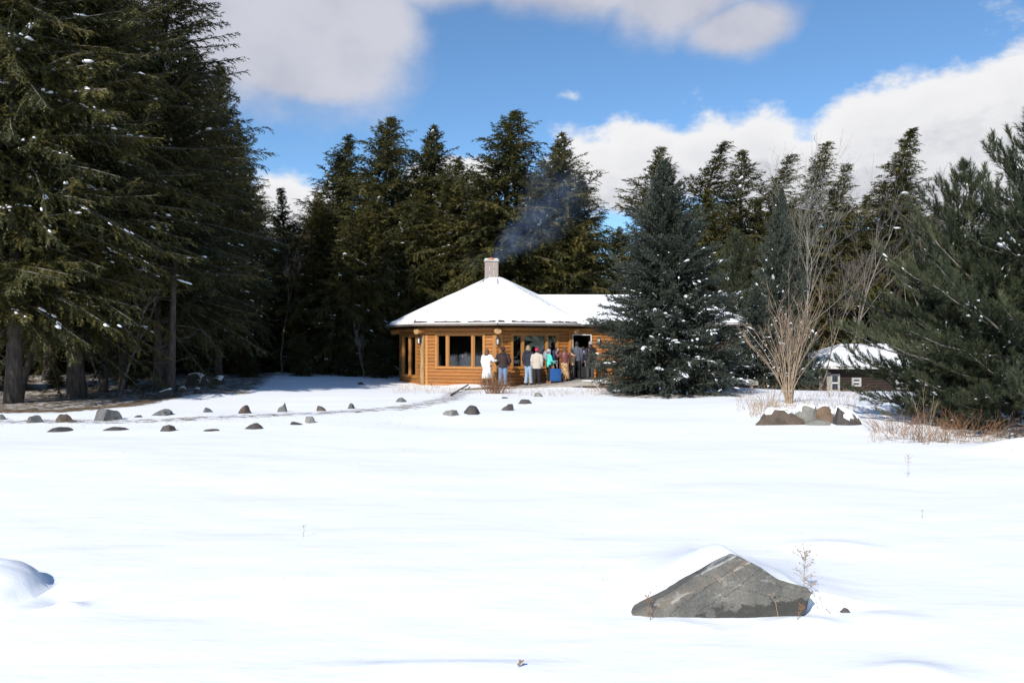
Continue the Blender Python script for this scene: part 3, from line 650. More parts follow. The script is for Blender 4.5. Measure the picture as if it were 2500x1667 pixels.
def wall_facet(p0, p1, openings, name='wall', detail=True, proud_top=2, parent=cabin, pinv=CI, z0=WZ0, z1=WZ1, thick=0.16, mat=None):
    """p0 left end, p1 right end as seen from outside; openings: (u0,u1,z0,z1)"""
    d = (p1 - p0); L = d.length; d.normalize(); nrm_ = Vector((d.y, -d.x, 0)); rz = math.atan2(d.y, d.x)
    m = MB(); RM = Matrix.Rotation(rz, 3, 'Z')
    us = sorted(set([0, L] + [o[0] for o in openings] + [o[1] for o in openings])); 
    for u0, u1 in zip(us[:-1], us[1:]):
        zs = [(z0, z1)]
        for o in openings:
            if o[0] <= u0 + 1e-4 and o[1] >= u1 - 1e-4: zs = [(z0, o[2]), (o[3], z1)]
        for a_, b_ in zs:
            if b_ - a_ > 0.01:
                c = p0 + d * ((u0 + u1) / 2) - nrm_ * (thick / 2) + Vector((0, 0, (a_ + b_) / 2)); m.box(c, (u1 - u0, thick, b_ - a_), RM)
    w = m.build(name, mat or M['dark_int'], parent, False, pinv)
    if detail:
        nc = int((z1 - z0) / CH)
        for k in range(nc + 1):
            zc = z0 + CH * (k + 0.5)
            if zc > z1: break
            iv = [(0.0, L)]
            for o in openings:
                if o[2] - 0.05 < zc < o[3] + 0.05:
                    iv = [q for a_, b_ in iv for q in ((a_, min(b_, o[0])), (max(a_, o[1]), b_)) if q[1] - q[0] > 0.03]
            for a_, b_ in iv:
                o = link('log', log_mesh(b_ - a_), w); pr = 0.05 if k >= nc - proud_top + 1 else 0.0
                q = p0 + d * a_ + nrm_ * pr; o.location = (q.x, q.y, zc); o.rotation_euler = (0, 0, rz)
    return w
def part_box(name, p0, d, n, u0, u1, o0, o1, z0, z1, mat, parent, pinv=CI):
    m = MB(); rz = math.atan2(d.y, d.x); RM = Matrix.Rotation(rz, 3, 'Z')
    c = p0 + d * ((u0 + u1) / 2) + n * ((o0 + o1) / 2) + Vector((0, 0, (z0 + z1) / 2)); m.box(c, (u1 - u0, abs(o1 - o0), z1 - z0), RM)
    return m.build(name, mat, parent, False, pinv)
def window(p0, p1, u0, u1, z0, z1, splits, name='window', parent=cabin, pinv=CI, fmat=None, fw=0.06):
    d = (p1 - p0).normalized(); n = Vector((d.y, -d.x, 0)); fmat = fmat or M['trim']
    rz = math.atan2(d.y, d.x); RM = Matrix.Rotation(rz, 3, 'Z'); m = MB()
    def bx(a_, b_, o0, o1, za, zb): m.box(p0 + d * ((a_ + b_) / 2) + n * ((o0 + o1) / 2) + Vector((0, 0, (za + zb) / 2)), (b_ - a_, o1 - o0, zb - za), RM)
    bx(u0 - fw, u0 + fw * .5, -0.10, 0.065, z0, z1); bx(u1 - fw * .5, u1 + fw, -0.10, 0.065, z0, z1)
    bx(u0 - fw - .02, u1 + fw + .02, -0.10, 0.072, z1, z1 + fw + .02); bx(u0 - fw - .02, u1 + fw + .02, -0.10, 0.085, z0 - fw - .01, z0)
    w = m.build(name, fmat, parent, False, pinv)
    bounds = [u0] + splits + [u1]
    for s in splits: part_box('mullion', p0, d, n, s - 0.045, s + 0.045, -0.08, 0.060, z0, z1, fmat, w, pinv)
    for i, (a_, b_) in enumerate(zip(bounds[:-1], bounds[1:])):
        a2 = a_ + (fw * .5 if i == 0 else 0.045); b2 = b_ - (fw * .5 if i == len(bounds) - 2 else 0.045)
        sw = 0.035
        mm = MB(); m = mm
        bx(a2, a2 + sw, -0.05, 0.02, z0, z1); bx(b2 - sw, b2, -0.05, 0.02, z0, z1); bx(a2 + sw, b2 - sw, -0.05, 0.018, z0, z0 + sw); bx(a2 + sw, b2 - sw, -0.05, 0.018, z1 - sw, z1)
        mm.build('sash', fmat, w, False, pinv)
        part_box('pane', p0, d, n, a2 + sw, b2 - sw, -0.025, -0.017, z0 + sw, z1 - sw, M['glass'], w, pinv)
    return w
Lf = (A - B).length
WZa, WZb = 0.66, 2.02
ua, ub = 0.66, 2.84
wall_facet(B, A, [(ua, ub, WZa, WZb)]); window(B, A, ua, ub, WZa, WZb, [ua + 0.50, ub - 0.50])
ua2, ub2 = 0.66, 2.80
wall_facet(A, D, [(ua2, ub2, WZa, WZb)]); window(A, D, ua2, ub2, WZa, WZb, [ua2 + 0.50, ub2 - 0.50])
wall_facet(C, B, [(0.55, 2.60, 0.22, 1.98)]); gd = window(C, B, 0.55, 2.60, 0.22, 1.98, [1.55], 'glass_door', fw=0.09)
for k in range(2, 7):
    wall_facet(corner(k + 1), corner(k), [], detail=(k == 2)) if k < 6 else None
# posts and corner boards
def round_post(p, r, z0, z1, mat, name='corner_post'):
    m = MB(); rr = random.Random(int(p.x * 100)); m.tube([(p.x + rr.uniform(-.012, .012), p.y, z0 + (z1 - z0) * i / 8) for i in range(9)], [r * rr.uniform(.94, 1.06) for i in range(9)], 14)
    return m.build(name, mat, cabin, True, CI)
outB = (B - HC).normalized(); outA = (A - HC).normalized(); outD = (D - HC).normalized(); outC = (C - HC).normalized()
round_post(B + outB * 0.03, 0.105, -0.20, 2.05, M['post'])
pb = MB(); pb.box(B + outB * 0.03 + Vector((0, 0, -0.32)), (0.26, 0.26, 0.30)); pb.build('post_footing', M['concrete'], cabin, False, CI)
round_post(D + outD * 0.02, 0.12, -0.2, 2.34, M['log'])
for (p, q) in ((A, B), (A, D)):
    d = (q - p).normalized(); n = Vector((d.y, -d.x, 0)); n = n if n.y < 0 else -n
    part_box('corner_board', p, d, n, 0.03, 0.20, 0.0, 0.062, WZ0, 2.05, M['trim'], cabin)
d = (B - A).normalized(); part_box('corner_board', B, -d, Vector((-d.y, d.x, 0)) if d.x > 0 else Vector((-(-d.y), -(d.x), 0)) * -1, 0.14, 0.24, 0.0, 0.055, WZ0, 2.05, M['trim'], cabin)
# rafter log ends under the eave corners
for kk in (-1, 0, 1, 2, 3):
    o = (corner(kk) - HC).normalized(); c = corner(kk); m = MB(); rr = random.Random(kk + 5)
    p0 = c - o * 0.3 + Vector((0, 0, 2.30)); p1 = c + o * 0.40 + Vector((0, 0, 2.17))
    m.tube([p0, p0.lerp(p1, .5), p1], [(0.17, 0.14), (0.165, 0.135), (0.16, 0.125)], 16, ref=Vector((-o.y, o.x, 0)))
    lg = m.build('rafter_log', M['log'], cabin, True, CI)
    m = MB(); t = (p1 - p0).normalized(); m.tube([p1 + t * 0.002, p1 + t * 0.014], [(0.157, 0.122), (0.145, 0.11)], 16, ref=Vector((-o.y, o.x, 0))); m.build('log_end', M['logend'], lg, False, CI)
# wing with the entrance
WX1 = 10.1; WY0 = D.y; WY1 = WY0 + 5.3
def W(x, y): return Vector((x, y, 0))
DZ0, DZ1 = 0.13, 2.02; DX0, DX1 = 2.64 + 0.02, 3.42
wall_facet(W(D.x, WY0), W(WX1, WY0), [(DX0 - D.x, DX1 - D.x, DZ0, DZ1)], proud_top=2)
wall_facet(W(WX1, WY0), W(WX1, WY1), [])
wall_facet(W(WX1, WY1), W(1.5, WY1), [], detail=False)
xd = Vector((1, 0, 0)); nd = Vector((0, -1, 0)); p0 = W(0, WY0)
m = MB()
for (x0, x1, z0, z1) in ((DX0 - 0.04, DX0, DZ0, DZ1 + .0), (DX1, DX1 + 0.04, DZ0, DZ1), (DX0 - .04, DX1 + .04, DZ1, DZ1 + .04)): m.box(((x0 + x1) / 2, WY0 + 0.02, (z0 + z1) / 2), (x1 - x0, 0.2, z1 - z0))
df = m.build('door_frame', M['whitetrim'], cabin, False, CI)
m = MB(); m.box((DX1 - 0.03, WY0 + 0.62, (DZ0 + DZ1) / 2), (0.045, 0.78, DZ1 - DZ0 - .02)); dl_ = m.build('open_door', M['dark_int'], cabin, False, CI)
m = MB(); m.ell((DX1 - 0.08, WY0 + 0.92, 1.05), (.03, .03, .03), 8, 6); m.build('door_knob', M['flash'], dl_, True, CI)
fl = MB(); fl.tube([HC + Vector((0, 0, -0.2)), HC + Vector((0, 0, 0.11))], [RW - .1, RW - .1], 8); fl.build('floor', M['dark_int'], cabin, False, CI)
m = MB(); m.box(((2.0 + WX1) / 2, (WY0 + WY1) / 2, 0.05), (WX1 - 2.2, 5.0, 0.12)); m.build('floor', M['dark_int'], cabin, False, CI)
m = MB(); m.box((4.6, 35.0, 1.2), (0.12, 2.9, 2.4)); m.build('inner_wall', M['dark_int'], cabin, False, CI)
# roof
roof = MB()
eave = [corner(k, RE, EZ) for k in range(8)]; apex = HC + Vector((0, 0, AZ_))
vs = eave + [apex] + [e - Vector((0, 0, 0.07)) for e in eave] + [HC + Vector((0, 0, EZ - 0.07))]
fs = [(k, 8, (k + 1) % 8) for k in range(8)] + [(9 + k, 9 + (k + 1) % 8, 17) for k in range(8)] + [(k, (k + 1) % 8, 9 + (k + 1) % 8, 9 + k) for k in range(8)]
roof.add(vs, fs)
WE0 = WY0 - 0.45; WE1 = WY1 + 0.45; WR = (WE0 + WE1) / 2; WRZ = 3.86; WXe = WX1 + 0.5
wv = [Vector(v) for v in [(2.4, WE0, EZ), (WXe, WE0, EZ), (WXe, WE1, EZ), (2.4, WE1, EZ), (0.9, WR, WRZ), (WXe - 2.6, WR, WRZ)]]
wlow = [Vector((v.x, v.y, EZ - 0.07)) for v in wv[:4]]
roof.add(wv + wlow, [(0, 1, 5, 4), (1, 2, 5), (2, 3, 4, 5), (6, 9, 8, 7), (0, 6, 7, 1), (1, 7, 8, 2)])
roof_o = roof.build('roof', M['shingle'], cabin, False, CI)
# snow on the roof: thick sheet that stops short of the eave with a ragged edge
def snow_sheet(q00, q10, q01, q11, nu, nv, lift, edge_rag, seed, u_in=0.0):
    """bilinear patch: q00-q10 eave, q01-q11 top"""
    g = np.random.default_rng(seed); n = (q10 - q00).cross(q01 - q00).normalized()
    if n.z < 0: n = -n
    vs = []; rag = np.interp(np.linspace(0, 1, nu + 1), np.linspace(0, 1, 24), g.random(24)) ** 2 * edge_rag
    for j in range(nv + 1):
        for i in range(nu + 1):
            u = i / nu; v = (j / nv) ** 1.5
            sl = (q01 - q00).length; v0 = (edge_rag * 0.25 + rag[i]) / sl; vv = v0 + (1 - v0) * v
            p = (q00 * (1 - u) + q10 * u) * (1 - vv) + (q01 * (1 - u) + q11 * u) * vv
            h = lift * min(1, 0.15 + j * 0.9) + 0.05 * float(fbm(p.x * 1.2, p.y * 1.2, 9, 2)); vs.append(p + n * (h if j > 0 else 0.004))
    fs = [(j * (nu + 1) + i, j * (nu + 1) + i + 1, (j + 1) * (nu + 1) + i + 1, (j + 1) * (nu + 1) + i) for j in range(nv) for i in range(nu)]
    return vs, fs
sn = MB()
for k in range(8):
    e0, e1 = eave[(k + 1) % 8], eave[k]
    sn.add(*snow_sheet(e0, e1, e0.lerp(apex, .93), e1.lerp(apex, .93), 40, 10, 0.085, 0.16 if k in (7, 0) else 0.05, 40 + k))
topv = [eave[k].lerp(apex, .93) + Vector((0, 0, .066)) for k in range(8)] + [apex + Vector((0, 0, .07))]
sn.add(topv, [(k, 8, (k + 1) % 8) for k in range(8)])
sn.add(*snow_sheet(wv[0], wv[1], wv[4], wv[5], 60, 10, 0.07, 0.13, 60)); sn.add(*snow_sheet(wv[1], wv[2], wv[5], wv[5], 30, 8, 0.07, 0.05, 61)); sn.add(*snow_sheet(wv[2], wv[3], wv[5], wv[4], 30, 8, 0.07, 0.05, 62))
sn.tube([wv[4] + Vector((0, 0, .02)), wv[5] + Vector((0, 0, .02))], 0.07, 8)
for k in range(8): sn.tube([eave[k].lerp(apex, t_) + Vector((0, 0, -0.012)) for t_ in np.linspace(.04, .94, 9)], 0.075, 8)
sn.build('roof_snow', M['snow'], roof_o, True, CI)
# shingle courses showing at the eaves, and broken hip caps
sh_mesh = MB().box((0, 0, 0), (0.30, 0.19, 0.022)).mesh('shingle', M['shingle'])
rr = random.Random(3)
def shingle_row(p, q, top, n0=0.0, prob=0.92):
    d = (q - p); L = d.length; d.normalize(); up = (top - p); up = (up - d * up.dot(d)).normalized(); n = d.cross(up)
    if n.z < 0: n = -n
    Mx = Matrix((d, up, n)).transposed(); u = 0.05
    while u < L - 0.3:
        if rr.random() < prob:
            o = link('shingle', sh_mesh, roof_o)
            o.location = p + d * (u + 0.15) + up * (0.075 + rr.uniform(0, .03)) + n * (0.030 + rr.uniform(0, .012)); o.rotation_euler = Mx.to_euler(); o.scale = (rr.uniform(.85, 1.05), rr.uniform(.8, 1.15), 1)
        u += 0.31
shingle_row(eave[1], eave[0], apex); shingle_row(eave[0], eave[7], apex); shingle_row(Vector((2.95, WE0, EZ)), wv[1], Vector((2.95, WR, WRZ)))
hc = MB().box((0, 0, 0), (0.32, 0.10, 0.02)).mesh('hip_cap', M['shingle'])
for k, t0, t1, off in ((7, .42, .78, -.10), (0, .80, .88, 0.1), (7, .86, .9, .04), (1, .84, .9, -.06), (7, .35, .4, -.1)):
    a_, b_ = eave[k], apex; d = (b_ - a_).normalized(); s = Vector((d.y, -d.x, 0)).normalized(); n = d.cross(s); n = n if n.z > 0 else -n
    L = (b_ - a_).length; t_ = t0
    while t_ < t1:
        o = link('hip_cap', hc, roof_o); o.location = a_.lerp(b_, t_) + s * off + n * 0.072; o.rotation_euler = Matrix((d, n.cross(d), n)).transposed().to_euler(); o.scale = (1, 0.45, 1)
        t_ += 0.36 / L
# gutters
def gutter(p, q):
    m = MB(); d = (q - p).normalized(); n = Vector((d.y, -d.x, 0)); up = Vector((0, 0, 1))
    pr = [(0.0, -0.005), (0.0, -0.095), (0.085, -0.085), (0.105, -0.015), (0.105, 0.0), (0.09, 0.0), (0.075, -0.06), (0.012, -0.075), (0.012, -0.005)]
    vs = [b_ + n * o + up * z for b_ in (p, q) for o, z in pr]; k = len(pr)
    m.add(vs, [(i, (i + 1) % k, (i + 1) % k + k, i + k) for i in range(k)] + [tuple(range(k - 1, -1, -1)), tuple(range(k, 2 * k))])
    g_ = m.build('gutter', M['gutter'], roof_o, False, CI)
    sm = MB(); sm.tube([p + n * 0.05 + up * 0.002, p.lerp(q, .3) + n * 0.055 + up * 0.008, p.lerp(q, .6) + n * 0.05 + up * 0.0, q + n * 0.05 + up * 0.005], 0.035, 6); sm.build('gutter_snow', M['snow'], roof_o, True, CI)
for k in (2, 1, 0): gutter(eave[(k + 0) % 8] if False else eave[k], eave[k - 1])
gutter(Vector((2.98, WE0, EZ)), Vector((WXe, WE0, EZ)))
# chimney of blocks
cz = 4.58; chb = HC + Vector((-0.17, 0, 0)); cw = 0.62
m = MB(); m.box((chb.x, chb.y, cz + 0.45), (cw - 0.02, cw - 0.02, 0.94)); ch = m.build('chimney', M['mortar'], cabin, False, CI)
bh = 0.178
for r_ in range(4):
    z = cz + 0.12 + r_ * (bh + 0.024)
    for f_ in range(4):
        ang = f_ * pi / 2
        spl = 0.66 if (r_ + f_) % 2 else 0.34
        for (a_, b_) in ((0, spl), (spl, 1)):
            w_ = (b_ - a_) * cw - 0.026; mm = MB(); mm.box((0, 0, 0), (w_, 0.03, bh)); o = mm.build('block', M['block'], ch, False, CI)
            cx = ((a_ + b_) / 2 - .5) * cw; v = Matrix.Rotation(ang, 3, 'Z') @ Vector((cx, -cw / 2 + 0.006, 0)); o.location = chb + v + Vector((0, 0, z + bh / 2)); o.rotation_euler = (0, 0, ang)
m = MB(); ctop = cz + 0.12 + 4 * (bh + .024)
m.box((chb.x, chb.y, ctop + 0.045), (cw + .09, cw + .09, 0.09)); m.build('chimney_cap', M['concrete'], ch, False, CI)
m = MB(); m.tube([(chb.x, chb.y, ctop + .05), (chb.x, chb.y, ctop + .20)], [0.17, 0.17], 4, cap=False); m.tube([(chb.x, chb.y, ctop + .20), (chb.x, chb.y, ctop + .05)], [0.14, 0.14], 4, cap=False)
m.build('flue_tile', M['clay'], ch, False, CI)
m = MB()
for sx in (-1, 1): m.ell((chb.x + sx * .23, chb.y, ctop + .115), (.125, .32, .065), 12, 8)
m.build('cap_snow', M['snow'], ch, True, CI)
m = MB(); q = [(-.34, -.34), (.34, -.34), (.34, .34), (-.34, .34)]
m.add([(chb.x + x * .97, chb.y + y * .97, cz + .16) for x, y in q] + [(chb.x + x * 1.35, chb.y + y * 1.35, cz - .02) for x, y in q], [(k, (k + 1) % 4, 4 + (k + 1) % 4, 4 + k) for k in range(4)]); m.build('flashing', M['flash'], ch, False, CI)
for x, w_ in ((-.27, .22), (.06, .26), (.36, .22)):
    m = MB(); m.box((0, 0, 0), (w_, .2, .03)); o = m.build('shingle', M['shingle'], roof_o, False, CI); o.location = (chb.x + x, chb.y - 0.62, cz + 0.02 - (0.02 if x < .3 and x > -.2 else 0.05)); o.rotation_euler = (0.45, 0, 0)
# lanterns
def lantern(p, n):
    m = MB(); rz = math.atan2(n.y, n.x) + pi / 2; RM = Matrix.Rotation(rz, 3, 'Z'); c = p + n * 0.13
    m.box(p + n * 0.015 + Vector((0, 0, 0.02)), (0.10, 0.03, 0.22), RM); m.tube([p + n * .02 + Vector((0, 0, .10)), p + n * .10 + Vector((0, 0, .20)), c + Vector((0, 0, .16))], 0.012, 6)
    m.tube([c + Vector((0, 0, .17)), c + Vector((0, 0, .15)), c + Vector((0, 0, .10))], [.015, .05, .085], 6); m.tube([c + Vector((0, 0, -.13)), c + Vector((0, 0, -.11))], [.05, .06], 6); m.tube([c + Vector((0, 0, -.17)), c + Vector((0, 0, -.13))], [.015, .045], 6)
    for k in range(6):
        a_ = k * pi / 3; m.tube([c + Vector((.055 * cos(a_), .055 * sin(a_), -.12)), c + Vector((.075 * cos(a_), .075 * sin(a_), .10))], .007, 4)
    l = m.build('lantern', M['blackmetal'], cabin, False, CI)
    m = MB(); m.tube([c + Vector((0, 0, -.11)), c + Vector((0, 0, .09))], [.045, .062], 6); m.build('lantern_glass', M['lampglass'], l, False, CI)
lantern(B + outB * 0.12 + Vector((0, 0, 1.78)), outB); lantern(A + outA * 0.05 + Vector((0, 0, 1.75)), outA); lantern(Vector((3.77, WY0 - .04, 1.77)), nd)
m = MB(); m.tube([B + (A - B).normalized() * .42 + Vector((-.02, -.045, -.10)), B + (A - B).normalized() * .42 + Vector((-.04, -.06, -.10))], .04, 10); m.build('vent_pipe', M['blackmetal'], cabin, False, CI)

# ------------------------------------------------------------------ ramp and deck in front of the door
ramp_o = empty('wooden_ramp', (2.4, 31.7, -0.1)); tag(ramp_o, 'grey weathered wooden ramp leading up to the cabin door', 'ramp'); RI = Matrix.Translation(-ramp_o.location)
def ramp_z(x): return float(np.interp(x, [-0.3, 0.8, 2.75, 4.1], [-0.16, -0.03, 0.155, 0.16]))
RY0 = 30.95
x = -0.3; pl_i = 0
while x < 4.1:
    zc = ramp_z(x + .07); sl = math.atan2(ramp_z(x + .13) - ramp_z(x + .01), .12)
    yb = 33.3 if x > 2.4 else np.interp(x, [-.6, 2.52], [32.0, 33.4]) - .12
    m = MB(); m.box((0, 0, 0), (0.128, yb - RY0, 0.03)); o = m.build('plank', M['greywood'], ramp_o, False, RI); o.location = (x + .07, (yb + RY0) / 2 + rr.uniform(-.01, .01), zc - .015); o.rotation_euler = (0, -sl, 0)
    x += 0.135
for xa, xb in ((-.3, 2.75), (2.752, 4.1)):
    m = MB(); za, zb = ramp_z(xa) - .035, ramp_z(xb) - .035
    m.add([(xa, RY0 - .04, za - .16), (xb, RY0 - .04, zb - .16), (xb, RY0 - .002, zb - .16), (xa, RY0 - .002, za - .16), (xa, RY0 - .04, za), (xb, RY0 - .04, zb), (xb, RY0 - .002, zb), (xa, RY0 - .002, za)], [(0, 3, 2, 1), (4, 5, 6, 7), (0, 1, 5, 4), (1, 2, 6, 5), (2, 3, 7, 6), (3, 0, 4, 7)]); m.build('edge_board', M['greywood'], ramp_o, False, RI)
for x in (2.8, 3.45, 4.05):
    m = MB(); m.box((x, RY0 + .06, -.12), (.09, .09, .4)); m.build('post', M['greywood'], ramp_o, False, RI)
m = MB(); m.ell((3.4, RY0 + .1, .165), (.62, .14, .03), 14, 6); m.build('ramp_snow', M['snow'], ramp_o, True, RI)
# second deck end right of the spruce
dk = empty('deck_end', (9.6, 32.3, 0)); tag(dk, 'snow dusted end of the grey wooden deck right of the large spruce', 'deck'); DI = Matrix.Translation(-dk.location)
for k in range(9):
    m = MB(); m.box((0, 0, 0), (.13, 1.4, .03)); o = m.build('plank', M['greywood'], dk, False, DI); o.location = (8.95 + .14 * k, 32.4, 0.12)
for x in (9.0, 9.9):
    m = MB(); m.box((x, 31.75, -.15), (.09, .09, .5)); m.build('post', M['greywood'], dk, False, DI)
m = MB(); m.box((9.5, 31.68, 0.02), (1.3, .04, .15)); m.build('edge_board', M['greywood'], dk, False, DI)
m = MB(); m.ell((9.5, 32.3, .14), (.66, .66, .035), 14, 6); m.build('deck_snow', M['snow'], dk, True, DI)
# timber edging of the planting bed
m = MB(); a_ = on_ground(1100, 966); b_ = on_ground(1143, 947); m.tube([a_ + Vector((0, 0, .03)), b_ + Vector((0, 0, .08))], [.032, .032], 4); tag(m.build('timber_edging', M['bark']), 'dark timber edging the brown bed below the front corner of the cabin', 'timber')

# ------------------------------------------------------------------ brown shed on the right
M['shedwood'] = simple('dark_brown_siding', (0.036, 0.019, 0.013), (0.022, 0.012, 0.009), 4, 0.75, 0.3, stretch=(1, 1, 6))
SHY = 55.0
def sx(px): return (px - 1250) / F * SHY
def sz(py, d=SHY): return CAMZ + (833 - py) / F * d
SX0, SX1 = sx(1998), sx(2560); SZE = sz(893); SG = -2.75
shed = empty('brown_shed', ((SX0 + SX1) / 2, SHY + 3, SG)); tag(shed, 'dark brown sided shed with low snowy hip roof behind the pines', 'shed'); SI = Matrix.Translation(-shed.location)
m = MB(); m.box(((SX0 + SX1) / 2, SHY + 3, (SG + SZE) / 2), (SX1 - SX0, 6, SZE - SG)); sw_ = m.build('wall', M['shedwood'], shed, False, SI)
mb_ = MB().box((0, 0, 0), (SX1 - SX0 + .02, .035, .15)).mesh('siding_board', M['shedwood'])
for k in range(14):
    o = link('siding_board', mb_, sw_); o.location = ((SX0 + SX1) / 2, SHY - .02, SG + .15 + k * .19); o.rotation_euler = (-.12, 0, 0)
e = .75; rz_ = sz(842, SHY + 3)
ev = [Vector(v) for v in [(SX0 - e, SHY - e, SZE), (SX1 + e, SHY - e, SZE), (SX1 + e, SHY + 6 + e, SZE), (SX0 - e, SHY + 6 + e, SZE), (SX0 + 2.9, SHY + 3, rz_), (SX1 - 2.9, SHY + 3, rz_)]]
m = MB(); m.add(ev, [(0, 1, 5, 4), (1, 2, 5), (2, 3, 4, 5), (3, 0, 4), (0, 3, 2, 1)]); sr = m.build('roof', M['shingle'], shed, False, SI)
m = MB(); m.add(*snow_sheet(ev[0], ev[1], ev[4], ev[5], 40, 8, .1, .08, 71)); m.add(*snow_sheet(ev[3], ev[0], ev[4], ev[4], 20, 8, .1, .08, 72)); m.build('roof_snow', M['snow'], sr, True, SI)
m = MB(); m.box(((SX0 + SX1) / 2, SHY - e - .02, SZE - .09), (SX1 - SX0 + 2 * e, .05, .17)); m.build('fascia', M['whitetrim'], sr, False, SI)
def shed_open(x0, x1, z0, z1, name, muntin=None):
    m = MB(); t = .14
    for (a_, b_, c_, d_) in ((x0 - t, x0, z0 - t, z1 + t), (x1, x1 + t, z0 - t, z1 + t), (x0, x1, z1, z1 + t), (x0, x1, z0 - t, z0)): m.box(((a_ + b_) / 2, SHY - .08, (c_ + d_) / 2), (b_ - a_, .1, d_ - c_))
    w = m.build(name, M['shedtrim'], shed, False, SI)
    m = MB(); m.box(((x0 + x1) / 2, SHY - .052, (z0 + z1) / 2), (x1 - x0, .01, z1 - z0)); m.build('pane', M['glass'], w, False, SI)
    m = MB(); m.box(((x0 + x1) / 2, SHY - .041, (z0 + z1) / 2), (x1 - x0, .01, z1 - z0)); m.build('shade_backing', M['blackmetal'], w, False, SI)  # flat black sheet behind the pane, standing in for the unlit inside
    m = MB(); m.box(((x0 + x1) / 2, SHY - .09, (z0 + z1) / 2), (x1 - x0, .05, .09)); m.build('muntin', M['whitetrim'], w, False, SI)
shed_open(sx(2030), sx(2044), sz(951), sz(917), 'door'); shed_open(sx(2083), sx(2096), sz(938), sz(926), 'window'); shed_open(sx(2190), sx(2212), sz(945), sz(924), 'window'); shed_open(sx(2330), sx(2360), sz(945), sz(924), 'window')
m = MB(); m.box((sx(2022), SHY - .07, (SG + sz(908)) / 2 + .0), (.28, .06, sz(908) - SG)); m.build('door_post', M['greywood'], shed, False, SI)
m = MB(); m.box((SX0 + .1, SHY - .07, (SG + SZE) / 2), (.2, .06, SZE - SG)); m.build('corner_board', M['greywood'], shed, False, SI)

# ------------------------------------------------------------------ stones
def rock_mat(name, c1, c2, c3, lich=0.5, wet=0.0):
    m, nt, b = newmat(name); b.inputs['Roughness'].default_value = 0.85; b.inputs['Specular IOR Level'].default_value = 0.3
    oi = N(nt, 'ShaderNodeObjectInfo'); tcn = N(nt, 'ShaderNodeTexCoord')
    ad = N(nt, 'ShaderNodeVectorMath', operation='ADD'); nt.links.new(tcn.outputs['Object'], ad.inputs[0])
    ml = N(nt, 'ShaderNodeMath', operation='MULTIPLY'); nt.links.new(oi.outputs['Random'], ml.inputs[0]); ml.inputs[1].default_value = 31.0; nt.links.new(ml.outputs[0], ad.inputs[1])
    def nz(s, d, r=.6):
        n = N(nt, 'ShaderNodeTexNoise'); n.inputs['Scale'].default_value = s; n.inputs['Detail'].default_value = d; n.inputs['Roughness'].default_value = r; nt.links.new(ad.outputs[0], n.inputs['Vector']); return n
    n1, n2, n3 = nz(4, 8, .65), nz(14, 6, .7), nz(60, 4, .7)
    base = ramp(nt, n1.outputs[0], [(0.32, c1), (0.6, c2)])
    lm = N(nt, 'ShaderNodeMapRange'); nt.links.new(n2.outputs[0], lm.inputs[0]); lm.inputs[1].default_value = 0.60; lm.inputs[2].default_value = 0.68; lm.inputs[4].default_value = lich
    col = mixrgb(nt, lm.outputs[0], base.outputs[0], c3)
    g3 = ramp(nt, n3.outputs[0], [(.3, (.72, .72, .72)), (.7, (1.15, 1.15, 1.15))])
    nt.links.new(mixrgb(nt, 1.0, col, g3.outputs[0], 'MULTIPLY'), b.inputs['Base Color'])
    s = N(nt, 'ShaderNodeMath', operation='ADD'); nt.links.new(n2.outputs[0], s.inputs[0]); nt.links.new(n3.outputs[0], s.inputs[1])
    bump(nt, b, s.outputs[0], 0.7, 0.02); return m
M['stone_grey'] = rock_mat('grey_stone', (0.10, 0.097, 0.094), (0.17, 0.167, 0.16), (0.30, 0.295, 0.275))
M['stone_brown'] = rock_mat('brown_stone', (0.07, 0.052, 0.042), (0.13, 0.098, 0.074), (0.24, 0.21, 0.17))
M['stone_dark'] = rock_mat('dark_stone', (0.055, 0.048, 0.045), (0.10, 0.088, 0.08), (0.20, 0.19, 0.175), .4)
M['stone_light'] = rock_mat('pale_stone', (0.17, 0.165, 0.14), (0.27, 0.262, 0.23), (0.42, 0.41, 0.36))
M['stone_rust'] = rock_mat('rusty_stone', (0.10, 0.068, 0.045), (0.19, 0.13, 0.085), (0.30, 0.27, 0.22))
PROF = dict(tri=[(-1, .28), (-.6, .5), (-.2, 1.0), (.15, .86), (.6, .66), (1, .22)], flat=[(-1, .4), (-.7, .9), (0, 1), (.7, .8), (1, .35)], slab=[(-1, .25), (-.8, .8), (-.55, 1), (.5, .95), (.75, .6), (1, .1)],
            lean=[(-1, .15), (-.5, .55), (.2, .9), (.45, 1.0), (.7, .6), (1, .2)], notch=[(-1, .55), (-.6, .6), (-.15, .52), (.3, 1.0), (.6, .85), (.85, .5), (1, .3)], round=[(-1, .35), (-.6, .85), (0, 1), (.6, .85), (1, .3)],
            none=[(-1, 1), (1, 1)], over=[(-1, .5), (-.6, .62), (-.2, 1.0), (.3, .95), (.7, .6), (1, .15)], dbl=[(-1, .7), (-.5, 1.0), (0, .85), (.3, .5), (.5, .62), (.8, .4), (1, .1)])
